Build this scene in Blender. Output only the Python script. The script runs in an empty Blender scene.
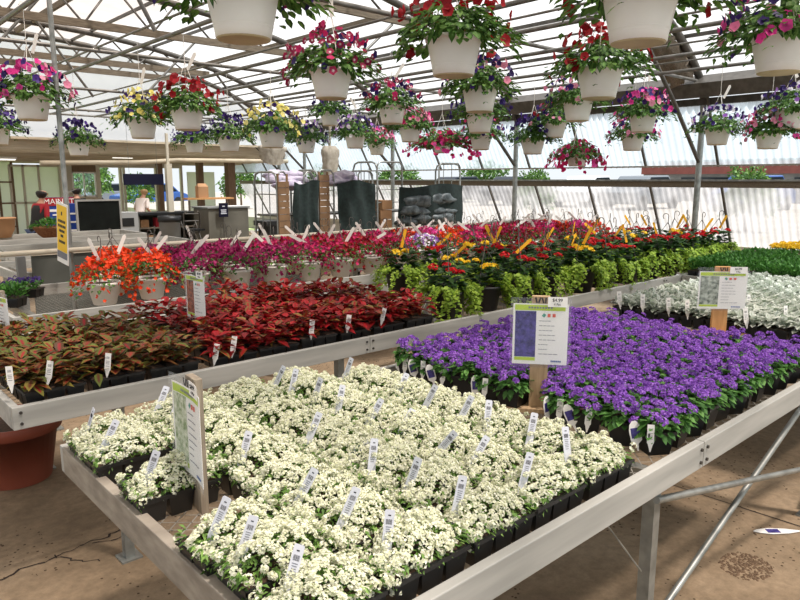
import bpy, math, random
import numpy as np
from mathutils import Matrix, Vector
rng = np.random.default_rng(7)
random.seed(7)
SC = bpy.context.scene
COL = SC.collection
PI = math.pi

# ------------------------------------------------------------------ camera
CH = 1.65
FPX = 677.0
pit = math.atan(120 / FPX)
yaw = math.radians(47.7)
Fv = np.array([math.cos(yaw) * math.cos(pit), math.sin(yaw) * math.cos(pit), -math.sin(pit)])
Rv = np.array([math.sin(yaw), -math.cos(yaw), 0.0])
Uv = np.cross(Rv, Fv)
cam_d = bpy.data.cameras.new('camera')
cam_d.sensor_width = 36
cam_d.lens = FPX / 800 * 36
cam_d.clip_end = 300
cam = bpy.data.objects.new('camera', cam_d)
COL.objects.link(cam)
cam.matrix_world = Matrix(((Rv[0], Uv[0], -Fv[0], 0), (Rv[1], Uv[1], -Fv[1], 0), (Rv[2], Uv[2], -Fv[2], CH), (0, 0, 0, 1)))
SC.camera = cam


def ray(x, y):
    return Fv * FPX + Rv * (x - 400) + Uv * (300 - y)


def at_x(x, y, X):                      # measured point -> position on the plane X
    d = ray(x, y)
    return np.array([0, 0, CH]) + d * (X / d[0])


def at_z(x, y, z):
    d = ray(x, y)
    return np.array([0, 0, CH]) + d * ((z - CH) / d[2])


def at_y(x, y, Y):
    d = ray(x, y)
    return np.array([0, 0, CH]) + d * (Y / d[1])


# ------------------------------------------------------------------ materials
def lin(h):
    h = h.lstrip('#')
    c = [int(h[i:i + 2], 16) / 255 for i in (0, 2, 4)]
    return tuple((v / 12.92 if v <= 0.04045 else ((v + 0.055) / 1.055) ** 2.4) for v in c) + (1.0,)


def newmat(name):
    m = bpy.data.materials.new(name)
    m.use_nodes = True
    nt = m.node_tree
    nt.nodes.clear()
    out = nt.nodes.new('ShaderNodeOutputMaterial')
    return m, nt, out


def solid(name, h, rough=0.6, metal=0.0, h2=None, scale=8.0, bump=0.0, stretch=None, spec=0.5):
    m, nt, out = newmat(name)
    b = nt.nodes.new('ShaderNodeBsdfPrincipled')
    b.inputs['Roughness'].default_value = rough
    b.inputs['Metallic'].default_value = metal
    b.inputs['Specular IOR Level'].default_value = spec
    nt.links.new(b.outputs[0], out.inputs[0])
    if h2 is None and not bump:
        b.inputs['Base Color'].default_value = lin(h)
        return m
    tc = nt.nodes.new('ShaderNodeTexCoord')
    mp = nt.nodes.new('ShaderNodeMapping')
    if stretch:
        mp.inputs['Scale'].default_value = stretch
    nt.links.new(tc.outputs['Object'], mp.inputs[0])
    n = nt.nodes.new('ShaderNodeTexNoise')
    n.inputs['Scale'].default_value = scale
    n.inputs['Detail'].default_value = 6
    nt.links.new(mp.outputs[0], n.inputs['Vector'])
    r = nt.nodes.new('ShaderNodeValToRGB')
    r.color_ramp.elements[0].position = 0.35
    r.color_ramp.elements[1].position = 0.68
    r.color_ramp.elements[0].color = lin(h)
    r.color_ramp.elements[1].color = lin(h2 or h)
    nt.links.new(n.outputs[0], r.inputs[0])
    nt.links.new(r.outputs[0], b.inputs['Base Color'])
    if bump:
        bp = nt.nodes.new('ShaderNodeBump')
        bp.inputs['Strength'].default_value = bump
        bp.inputs['Distance'].default_value = 0.01
        nt.links.new(n.outputs[0], bp.inputs['Height'])
        nt.links.new(bp.outputs[0], b.inputs['Normal'])
    return m


def plant(name, stops, centre=None, trans=0.25, rough=0.55, cpos=(0.45, 0.9)):
    """leaf / petal: colour picked per leaf or petal along the stops; centre = colour at the midrib or throat"""
    m, nt, out = newmat(name)
    g = nt.nodes.new('ShaderNodeNewGeometry')
    r = nt.nodes.new('ShaderNodeValToRGB')
    el = r.color_ramp.elements
    for i, h in enumerate(stops):
        p = i / max(1, len(stops) - 1)
        e = el[i] if i < 2 else el.new(p)
        e.position = p
        e.color = lin(h)
    if len(stops) == 1:
        el[1].color = lin(stops[0])
    nt.links.new(g.outputs['Random Per Island'], r.inputs[0])
    c = r.outputs[0]
    if centre:
        a = nt.nodes.new('ShaderNodeAttribute')
        a.attribute_name = 'mid'
        mr = nt.nodes.new('ShaderNodeMapRange')
        mr.inputs[1].default_value, mr.inputs[2].default_value = cpos
        nt.links.new(a.outputs['Fac'], mr.inputs[0])
        mx = nt.nodes.new('ShaderNodeMix')
        mx.data_type = 'RGBA'
        nt.links.new(mr.outputs[0], mx.inputs[0])
        nt.links.new(c, mx.inputs[6])
        if isinstance(centre, str):
            mx.inputs[7].default_value = lin(centre)
        else:
            r2 = nt.nodes.new('ShaderNodeValToRGB')
            for i, h in enumerate(centre):
                p = i / max(1, len(centre) - 1)
                e = r2.color_ramp.elements[i] if i < 2 else r2.color_ramp.elements.new(p)
                e.position = p
                e.color = lin(h)
            fr = nt.nodes.new('ShaderNodeMath')
            fr.operation = 'MULTIPLY'
            fr.inputs[1].default_value = 17.31
            f2 = nt.nodes.new('ShaderNodeMath')
            f2.operation = 'FRACT'
            nt.links.new(g.outputs['Random Per Island'], fr.inputs[0])
            nt.links.new(fr.outputs[0], f2.inputs[0])
            nt.links.new(f2.outputs[0], r2.inputs[0])
            nt.links.new(r2.outputs[0], mx.inputs[7])
        c = mx.outputs[2]
    b = nt.nodes.new('ShaderNodeBsdfPrincipled')
    b.inputs['Roughness'].default_value = rough
    b.inputs['Specular IOR Level'].default_value = 0.3
    nt.links.new(c, b.inputs['Base Color'])
    if trans:
        t = nt.nodes.new('ShaderNodeBsdfTranslucent')
        nt.links.new(c, t.inputs[0])
        ms = nt.nodes.new('ShaderNodeMixShader')
        ms.inputs[0].default_value = trans
        nt.links.new(b.outputs[0], ms.inputs[1])
        nt.links.new(t.outputs[0], ms.inputs[2])
        nt.links.new(ms.outputs[0], out.inputs[0])
    else:
        nt.links.new(b.outputs[0], out.inputs[0])
    return m


def film(name, tint, through, trans_tint=None, rough=0.5, band=0.0):
    """clear-ish greenhouse sheeting: part see-through, part diffusing"""
    m, nt, out = newmat(name)
    tr = nt.nodes.new('ShaderNodeBsdfTransparent')
    tr.inputs[0].default_value = lin(tint)
    tl = nt.nodes.new('ShaderNodeBsdfTranslucent')
    tl.inputs[0].default_value = lin(trans_tint or tint)
    df = nt.nodes.new('ShaderNodeBsdfPrincipled')
    df.inputs['Base Color'].default_value = lin(trans_tint or tint)
    df.inputs['Roughness'].default_value = rough
    m1 = nt.nodes.new('ShaderNodeMixShader')
    m1.inputs[0].default_value = 0.25
    m2 = nt.nodes.new('ShaderNodeMixShader')
    m2.inputs[0].default_value = through
    nt.links.new(tl.outputs[0], m1.inputs[1])
    nt.links.new(df.outputs[0], m1.inputs[2])
    nt.links.new(m1.outputs[0], m2.inputs[1])
    nt.links.new(tr.outputs[0], m2.inputs[2])
    if band:
        tc = nt.nodes.new('ShaderNodeTexCoord')
        n = nt.nodes.new('ShaderNodeTexNoise')
        n.inputs['Scale'].default_value = 2.2
        n.inputs['Detail'].default_value = 5
        nt.links.new(tc.outputs['Object'], n.inputs['Vector'])
        mr = nt.nodes.new('ShaderNodeMapRange')
        mr.inputs[1].default_value, mr.inputs[2].default_value = 0.35, 0.65
        mr.inputs[3].default_value, mr.inputs[4].default_value = through - band, through + band
        nt.links.new(n.outputs[0], mr.inputs[0])
        nt.links.new(mr.outputs[0], m2.inputs[0])
    nt.links.new(m2.outputs[0], out.inputs[0])
    return m


M = {}
M['black'] = solid('black_plastic', '#161718', 0.45)
M['soil'] = solid('soil', '#2b1f16', 0.95, h2='#4a3626', scale=60)
M['soil_dry'] = solid('dry_soil', '#5a4634', 0.95, h2='#77614b', scale=60)
M['alu'] = solid('aluminium_rail', '#989994', 0.55, 0.0, '#b1b1ab', 3.5, 0.05, (0.6, 6, 6))
M['alu_weathered'] = solid('weathered_rail', '#7f776c', 0.65, 0.0, '#a0988b', 5, 0.1, (1, 2, 6))
M['galv'] = solid('galvanised', '#80837f', 0.42, 0.55, '#a3a5a0', 14)
M['galv_dark'] = solid('dull_steel', '#4d4a45', 0.5, 0.3, '#625e58', 10)
M['pipe_steel'] = solid('pipe_steel', '#66645f', 0.45, 0.4, '#7d7b76', 10)
M['mesh'] = solid('mesh_steel', '#8b8880', 0.5, 0.4, '#aaa79e', 9)
M['bolt'] = solid('bolt', '#4c4a46', 0.5, 0.6)
M['white_pl'] = solid('white_plastic', '#e9e5dc', 0.4)
M['pot_white'] = solid('pot_plastic', '#e6e2d9', 0.38, 0, '#f0ede6', 3)
M['pot_base'] = solid('pot_underside', '#c9b893', 0.6, 0, '#b3a27c', 6)
M['terra'] = solid('terracotta_plastic', '#8c4634', 0.55, 0, '#9c523d', 4)
M['wood'] = solid('stake_wood', '#a58a68', 0.75, 0, '#c2a884', 6, 0.2, (12, 12, 1.2))
M['wood_new'] = solid('fresh_wood', '#bd8a56', 0.7, 0, '#cf9c66', 6, 0.15, (12, 12, 1.2))
M['wood_grey'] = solid('grey_wood', '#7d7263', 0.8, 0, '#9b907e', 6, 0.2, (12, 12, 1.2))
M['timber'] = solid('aged_timber', '#5d5244', 0.8, 0, '#796d5b', 5, 0.2, (1.2, 12, 12))
M['beige'] = solid('beige_board', '#b5a88f', 0.75, 0, '#cbbfa8', 4, 0.1, (0.6, 8, 8))
M['brown_post'] = solid('brown_post', '#6b5440', 0.8, 0, '#7e664f', 6, 0.15, (10, 10, 1))
M['cream_post'] = solid('cream_post', '#c3bba8', 0.6)
M['cloth_beige'] = solid('shade_cloth', '#9b9384', 0.9, 0, '#bdb5a6', 10)
M['cloth_brown'] = solid('brown_cloth', '#6a5f52', 0.9, 0, '#8e8272', 25, 0.4, (1, 6, 1))
M['cloth_green'] = solid('green_cloth', '#15211f', 0.9, 0, '#22322f', 20)
M['cloth_grey'] = solid('grey_wrap', '#2b3233', 0.45, 0, '#6d7678', 11, 0.4)
M['lilac'] = solid('lilac_wrap', '#9a8fa6', 0.7, 0, '#d4cbd8', 12)
M['navy'] = solid('navy_panel', '#14142a', 0.8, spec=.2)
M['blue'] = solid('blue_panel', '#1d3f93', 0.5)
M['chalk'] = solid('chalkboard', '#0c100f', 0.85, 0, '#151b19', 5, spec=.2)
M['slat'] = solid('slat_wood', '#75593e', 0.8, 0, '#8c6c4c', 6)
M['apron_grey'] = solid('bench_side_sheet', '#474a45', 0.7, 0, '#555852', 3)
M['grey_panel'] = solid('grey_panel', '#6f7170', 0.6, 0, '#7d7f7d', 3)
M['grey_light'] = solid('light_grey', '#9a9b99', 0.55)
M['olive_grey'] = solid('taupe_counter', '#5d5a50', 0.65, 0, '#6b685d', 3)
M['card'] = solid('cardboard', '#a9805a', 0.8)
M['paper'] = solid('paper', '#f1f0ec', 0.55)
M['paper_blue'] = solid('tag_paper', '#d0d4de', 0.5)
M['ink'] = solid('ink', '#26262c', 0.7)
M['ink_grey'] = solid('grey_ink', '#7c7e86', 0.7)
M['lime_ink'] = solid('lime_ink', '#b6cf3f', 0.6)
M['blue_ink'] = solid('blue_ink', '#5570a8', 0.6)
M['red_ink'] = solid('red_ink', '#d9614f', 0.6)
M['teal_ink'] = solid('teal_ink', '#4c9a86', 0.6)
M['yellow_card'] = solid('yellow_card', '#f2c41c', 0.55)
M['yellow_tag'] = solid('yellow_tag', '#f2b012', 0.5)
M['photo_purple'] = solid('violet_print', '#2a2560', 0.5, 0, '#544a9c', 60)
M['photo_white'] = solid('white_flower_print', '#77905f', 0.5, 0, '#dfe3cf', 70)
M['photo_silver'] = solid('silver_leaf_print', '#49564a', 0.5, 0, '#c3cbbd', 45)
M['photo_red'] = solid('red_leaf_print', '#5a2a1c', 0.5, 0, '#b3603c', 45)
M['skin'] = solid('skin', '#c08e74', 0.6)
M['hair'] = solid('dark_hair', '#1f1714', 0.6)
M['hair_blond'] = solid('fair_hair', '#b89468', 0.6)
M['red_cloth'] = solid('red_cloth', '#a01c28', 0.8)
M['black_cloth'] = solid('black_cloth', '#1a1919', 0.85)
M['pale_cloth'] = solid('pale_cloth', '#e2d4cb', 0.8)
M['denim'] = solid('denim', '#2e3a55', 0.85)
M['coco'] = solid('coco_liner', '#6b432a', 0.95, 0, '#8a5d3c', 40, 0.5)
M['tyre'] = solid('tyre', '#111111', 0.8)
M['glass_dark'] = solid('car_glass', '#1a2228', 0.1)
M['car_blue'] = solid('blue_paint', '#2c4f8c', 0.25)
M['car_white'] = solid('white_paint', '#d7dade', 0.25)
M['car_grey'] = solid('grey_paint', '#6b7178', 0.25)
M['car_dark'] = solid('dark_paint', '#252a33', 0.25)
M['car_red'] = solid('red_paint', '#8a2626', 0.25)
M['brick'] = solid('red_wall', '#7a443e', 0.8, 0, '#8a5048', 3)
M['asphalt'] = solid('asphalt', '#8e8981', 0.9, 0, '#a8a299', 1.5)
M['lawn'] = solid('lawn', '#93a866', 0.9, 0, '#b0bf86', 3)
M['knee'] = solid('knee_wall', '#b6b2a6', 0.7, 0, '#c8c4b8', 2)

M['roof_film'] = film('roof_sheet', '#f4f2f2', 0.60, '#e9e5e2')
M['roof_old'] = film('aged_roof_sheet', '#eadfd8', 0.56, '#d6c8be', band=0.06)
M['wall_film'] = film('wall_sheet', '#f0f6fa', 0.42, '#d6e0e6', band=0.16)
M['low_film'] = film('lower_wall_sheet', '#f0edec', 0.40, '#d2cfce', band=0.24)
M['door_film'] = film('door_sheet', '#e8e8e4', 0.12, '#dcdcd4')
M['sleeve'] = film('clear_sleeve', '#ffffff', 0.90, '#dfe4ea', 0.2)

G_DARK = ('#2a4a1c', '#3f6a26', '#55842f')
M['leaf_pet'] = plant('petunia_leaf', ('#24421a', '#385e25', '#527c34', '#7a9e50'), '#5f863f')
M['leaf_aly'] = plant('alyssum_leaf', ('#48682c', '#658c40', '#90b45e'))
M['leaf_age'] = plant('ageratum_leaf', ('#355f28', '#4d7d38', '#6b9c4c'))
M['leaf_dark'] = plant('dark_leaf', ('#1d3516', '#2d4e20', '#3d632a'))
M['leaf_lime'] = plant('lime_leaf', ('#6c8c2a', '#8aaa34', '#a8c24a', '#587826'), trans=0.35)
M['leaf_mid'] = plant('mid_leaf', ('#2f5c23', '#44782f', '#5c903f'))
M['leaf_silver'] = plant('silver_leaf', ('#bcc4b8', '#d4dad0', '#e6eae2', '#8d9c86'), '#a5b39e', cpos=(0.6, 1.0))
M['leaf_rust'] = plant('rust_coleus_leaf', ('#6a742e', '#4c5626', '#7e7632', '#7c5029', '#523a22'), ('#76141a', '#9c202a', '#98342a', '#401014', '#5e301e', '#84181e'), 0.2)
M['leaf_red'] = plant('red_coleus_leaf', ('#8a0f18', '#a0141c', '#640a12', '#7c6c34', '#90121a', '#a4161e', '#740c14', '#6e2c1c'), ('#b0161e', '#8a0c14', '#5c080e', '#94201a'), 0.2)
M['leaf_tree'] = plant('tree_leaf', ('#2c4a22', '#456a30', '#6d9040', '#55793a'))

M['fl_white'] = plant('white_flower', ('#eff0de', '#f7f7ea', '#e4e8c4', '#f2f3e2'), '#d6dea0', 0.25, cpos=(0.5, 1.2))
M['fl_age'] = plant('violet_flower', ('#7a40ae', '#935ac6', '#b27edc', '#623292'), None, 0.25)
M['fl_red'] = plant('red_flower', ('#9c0f1c', '#860b18', '#b41a24'), '#4a060e', 0.25, cpos=(0.7, 1.1))
M['fl_pink'] = plant('pink_flower', ('#e0459c', '#d9308c', '#ec6ab4'), '#a02070', 0.25, cpos=(0.7, 1.1))
M['fl_purple'] = plant('purple_flower', ('#2b1a58', '#3a2470', '#221548', '#4c2f88'), '#160c30', 0.2, cpos=(0.6, 1.1))
M['fl_burg'] = plant('burgundy_flower', ('#8c1c44', '#a02850', '#74143a'), '#f0e2e4', 0.25, cpos=(0.55, 0.9))
M['fl_yellow'] = plant('pale_yellow_flower', ('#eee27a', '#f3eba0', '#e6d660'), '#d8c84a', 0.25, cpos=(0.7, 1.1))
M['fl_magenta'] = plant('magenta_flower', ('#c41c5c', '#d42e6e', '#a81450'), '#7a0c38', 0.25, cpos=(0.7, 1.1))
M['fl_rose'] = plant('rose_flower', ('#e388a8', '#efa8bd', '#d86a98'), '#c05a80', 0.25, cpos=(0.7, 1.1))
M['fl_lilac'] = plant('lilac_flower', ('#9a5fc0', '#b37fd2', '#c79ae0'), '#5a2f80', 0.25, cpos=(0.7, 1.1))
M['fl_wpet'] = plant('white_petunia', ('#efeaf0', '#f6f4f6'), '#c8b8d8', 0.25, cpos=(0.7, 1.1))
M['fl_orange'] = plant('orange_flower', ('#e2401a', '#ee5022', '#cc2c12'), '#e8a030', 0.25, cpos=(0.8, 1.1))
M['fl_plum'] = plant('plum_flower', ('#9c1a5c', '#86144e', '#b02a6c'), '#e0c0d0', 0.25, cpos=(0.85, 1.1))
M['fl_scarlet'] = plant('scarlet_head', ('#cc1420', '#b40e1a', '#de2028'), None, 0.2)
M['fl_gold'] = plant('golden_flower', ('#f2cb1e', '#f6d63c', '#e8b414'), '#d89a10', 0.2, cpos=(0.7, 1.1))

# ------------------------------------------------------------------ mesh helpers


class MB:
    def __init__(s):
        s.v, s.f, s.m, s.s = [], [], [], []

    def add(s, verts, faces, mat=0, smooth=False):
        o = len(s.v)
        s.v += [tuple(map(float, p)) for p in verts]
        for f in faces:
            s.f.append([i + o for i in f])
            s.m.append(mat)
            s.s.append(smooth)

    def box(s, c, d, rot=None, mat=0, taper=1.0):
        x, y, z = d[0] / 2, d[1] / 2, d[2] / 2
        P = [Vector((sx * x * (1 if sz > 0 else taper), sy * y * (1 if sz > 0 else taper), sz * z)) for sz in (-1, 1) for sy in (-1, 1) for sx in (-1, 1)]
        if rot is not None:
            R = rot if isinstance(rot, Matrix) else Matrix.Rotation(rot, 3, 'Z')
            P = [R @ p for p in P]
        P = [p + Vector(c) for p in P]
        s.add(P, [(0, 2, 3, 1), (4, 5, 7, 6), (0, 1, 5, 4), (2, 6, 7, 3), (0, 4, 6, 2), (1, 3, 7, 5)], mat)
        return s

    def bar(s, a, b, w, h, mat=0, up=(0, 0, 1)):
        a, b = Vector(a), Vector(b)
        d = (b - a)
        L = d.length
        d.normalize()
        u = Vector(up)
        if abs(d.dot(u)) > 0.95:
            u = Vector((0, 1, 0))
        side = d.cross(u).normalized()
        u = side.cross(d).normalized()
        R = Matrix((d, side, u)).transposed()
        return s.box((a + b) / 2, (L, w, h), R, mat)

    def tube(s, pts, r, n=8, mat=0, r2=None):
        pts = [Vector(p) for p in pts]
        k = len(pts)
        V = []
        prev = None
        for i, p in enumerate(pts):
            d = (pts[min(i + 1, k - 1)] - pts[max(i - 1, 0)]).normalized()
            if prev is None:
                u = Vector((0, 0, 1)) if abs(d.z) < 0.9 else Vector((1, 0, 0))
            else:
                u = prev
            a = d.cross(u).normalized()
            b = a.cross(d).normalized()
            prev = b
            rr = r if r2 is None else r + (r2 - r) * i / (k - 1)
            for j in range(n):
                t = 2 * PI * j / n
                V.append(p + a * math.cos(t) * rr + b * math.sin(t) * rr)
        Fc = []
        for i in range(k - 1):
            for j in range(n):
                Fc.append((i * n + j, i * n + (j + 1) % n, (i + 1) * n + (j + 1) % n, (i + 1) * n + j))
        s.add(V, Fc, mat, True)
        s.add(V[:n], [tuple(range(n))[::-1]], mat)
        s.add(V[-n:], [tuple(range(n))], mat)
        return s

    def lathe(s, prof, n=20, c=(0, 0, 0), mat=0, smooth=True):
        V, Fc = [], []
        for r, z in prof:
            for j in range(n):
                t = 2 * PI * j / n
                V.append((c[0] + r * math.cos(t), c[1] + r * math.sin(t), c[2] + z))
        for i in range(len(prof) - 1):
            for j in range(n):
                Fc.append((i * n + j, i * n + (j + 1) % n, (i + 1) * n + (j + 1) % n, (i + 1) * n + j))
        s.add(V, Fc, mat, smooth)
        s.add(V[:n], [tuple(range(n))[::-1]], mat)
        return s

    def quad(s, a, b, c, d, mat=0):
        s.add([a, b, c, d], [(0, 1, 2, 3)], mat)
        return s

    def prism(s, pts, axis_o, ax, ay, az, t, mat=0):
        """outline pts (u,v) in plane ax, ay extruded by t along az"""
        o, ax, ay, az = Vector(axis_o), Vector(ax), Vector(ay), Vector(az)
        n = len(pts)
        V = [o + ax * u + ay * v for u, v in pts] + [o + ax * u + ay * v + az * t for u, v in pts]
        s.add(V, [tuple(range(n))[::-1], tuple(range(n, 2 * n))] + [(i, (i + 1) % n, n + (i + 1) % n, n + i) for i in range(n)], mat)
        return s

    def mesh(s, name, mats):
        me = bpy.data.meshes.new(name)
        me.from_pydata(s.v, [], s.f)
        for m in (mats if isinstance(mats, (list, tuple)) else [mats]):
            me.materials.append(M[m])
        me.polygons.foreach_set('material_index', s.m)
        me.polygons.foreach_set('use_smooth', s.s)
        me.update()
        return me

    def build(s, name, mats, parent=None, loc=None, bevel=0):
        o = link(name, s.mesh(name, mats), parent, loc)
        if bevel:
            b = o.modifiers.new('bevel', 'BEVEL')
            b.width = bevel
            b.segments = 2
            b.limit_method = 'ANGLE'
        return o


def link(name, me, parent=None, loc=None, rz=0):
    o = bpy.data.objects.new(name, me)
    COL.objects.link(o)
    if parent is not None:
        o.parent = parent
    if loc is not None:
        o.location = [float(q) for q in loc]
    if rz:
        o.rotation_euler = (0, 0, rz)
    return o


def tag(o, label, cat, group=None, kind=None):
    if label:
        o['label'] = label
    if cat:
        o['category'] = cat
    if group:
        o['group'] = group
    if kind:
        o['kind'] = kind
    return o


def thing(name, label, cat, loc=(0, 0, 0), rz=0, group=None):
    o = link(name, None, None, loc, rz)
    o.empty_display_size = 0.05
    return tag(o, label, cat, group)


def struct(name, mb, mats, parent=None, label=None, bevel=0):
    o = mb.build(name, mats, parent, bevel=bevel)
    if parent is None:
        o['kind'] = 'structure'
        o['category'] = name.split('_')[0]
        o['label'] = label or name.replace('_', ' ')
    return o


def unit(a):
    return a / np.maximum(np.linalg.norm(a, axis=-1, keepdims=True), 1e-9)


class Cloud:
    """many small leaves and petals gathered into one mesh"""

    def __init__(s):
        s.V, s.F, s.A, s.M, s.n = [], [], [], [], 0

    def put(s, V, F, A, mat):
        k, m = V.shape[0], V.shape[1]
        off = (np.arange(k) * m)[:, None, None] + s.n
        s.V.append(V.reshape(-1, 3))
        s.F.append((F[None] + off).reshape(-1, 3))
        s.A.append(np.tile(A, k))
        s.M.append(np.full(k * len(F), mat))
        s.n += k * m

    def leaves(s, P, D, U, L, W, fold=0.25, droop=0.15, mat=0, fine=False):
        P, D, U = np.asarray(P, float), unit(np.asarray(D, float)), np.asarray(U, float)
        n = len(P)
        L = np.broadcast_to(L, (n,))[:, None]
        W = np.broadcast_to(W, (n,))[:, None]
        S = unit(np.cross(D, U))
        U = unit(np.cross(S, D))
        dz = np.array([0, 0, -1.0])
        if not fine:
            mid = P + D * L * 0.45 - U * fold * W
            V = np.stack([P, P + D * L * 0.45 + S * W / 2, mid, P + D * L * 0.45 - S * W / 2, P + D * L + dz * droop * L], 1)
            F = np.array([(0, 2, 1), (0, 3, 2), (1, 2, 4), (2, 3, 4)])
            s.put(V, F, np.array([0.7, 0, 1, 0, 0.1]), mat)
        else:
            def c(t, w, f):
                return P + D * L * t + S * W * w - U * fold * W * f + dz * droop * L * t * t
            V = np.stack([c(0, 0, 0), c(.25, .42, 0), c(.25, 0, .8), c(.25, -.42, 0), c(.6, .42, 0), c(.6, 0, 1), c(.6, -.42, 0), c(1, 0, .1)], 1)
            F = np.array([(0, 2, 1), (0, 3, 2), (1, 2, 5), (1, 5, 4), (2, 3, 6), (2, 6, 5), (4, 5, 7), (5, 6, 7)])
            s.put(V, F, np.array([.8, 0, 1, 0, 0, 1, 0, 0.0]), mat)

    def discs(s, P, N, R, lobes=5, cup=0.35, inner=0.8, mat=0, jitter=0.3):
        P, N = np.asarray(P, float), unit(np.asarray(N, float))
        n = len(P)
        N = unit(N + rng.normal(0, jitter, N.shape))
        R = np.broadcast_to(R, (n,))[:, None]
        a = unit(np.cross(N, np.array([0.31, 0.52, 0.79]) + rng.normal(0, .2, N.shape)))
        b = np.cross(N, a)
        k = lobes * 2
        vs = [P - N * R * cup]
        for j in range(k):
            t = 2 * PI * j / k
            rr = R * (1.0 if j % 2 == 0 else inner)
            vs.append(P + (a * math.cos(t) + b * math.sin(t)) * rr + N * R * rng.normal(0, .1, (n, 1)))
        V = np.stack(vs, 1)
        F = np.array([(0, 1 + j, 1 + (j + 1) % k) for j in range(k)])
        s.put(V, F, np.array([1.0] + [0.0] * k), mat)

    def heads(s, P, N, R, nfl, fr, mat=0, lobes=2, flat=0.7):
        """rounded heads made of many tiny florets"""
        P, N = np.asarray(P, float), unit(np.asarray(N, float))
        n = len(P)
        R = np.broadcast_to(R, (n,))
        d = unit(rng.normal(0, 1, (n, nfl, 3)))
        dot = (d * N[:, None]).sum(-1, keepdims=True)
        d = np.where(dot < -0.1, d - 2 * dot * N[:, None], d)
        pos = P[:, None] + d * R[:, None, None] * np.array(1.0) - N[:, None] * (d * N[:, None]).sum(-1, keepdims=True) * R[:, None, None] * (1 - flat)
        s.discs(pos.reshape(-1, 3), (d + N[:, None] * .4).reshape(-1, 3), fr, lobes, 0.3, 0.75, mat, 0.35)

    def mesh(s, name, mats):
        me = bpy.data.meshes.new(name)
        V, F, A, Mi = np.concatenate(s.V), np.concatenate(s.F), np.concatenate(s.A), np.concatenate(s.M)
        me.vertices.add(len(V))
        me.vertices.foreach_set('co', V.astype(np.float32).ravel())
        me.loops.add(len(F) * 3)
        me.loops.foreach_set('vertex_index', F.astype(np.int32).ravel())
        me.polygons.add(len(F))
        me.polygons.foreach_set('loop_start', (np.arange(len(F)) * 3).astype(np.int32))
        me.polygons.foreach_set('material_index', Mi.astype(np.int32))
        at = me.attributes.new('mid', 'FLOAT', 'POINT')
        at.data.foreach_set('value', A.astype(np.float32))
        for m in (mats if isinstance(mats, (list, tuple)) else [mats]):
            me.materials.append(M[m])
        me.update(calc_edges=True)
        me.validate()
        return me


ORD = ['first', 'second', 'third', 'fourth', 'fifth', 'sixth', 'seventh', 'eighth', 'ninth', 'tenth', 'eleventh', 'twelfth', 'thirteenth',
       'fourteenth', 'fifteenth', 'sixteenth', 'seventeenth', 'eighteenth', 'nineteenth', 'twentieth']


def spread(n, sx, sy):
    """n fairly even points in a rectangle"""
    k = max(1, int(round(math.sqrt(n * sx / sy))))
    m = max(1, int(math.ceil(n / k)))
    g = np.stack(np.meshgrid((np.arange(k) + .5) / k - .5, (np.arange(m) + .5) / m - .5), -1).reshape(-1, 2)
    g += rng.uniform(-.5, .5, g.shape) / np.array([k, m])
    return g * np.array([sx, sy])

# ------------------------------------------------------------------ floor


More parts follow.
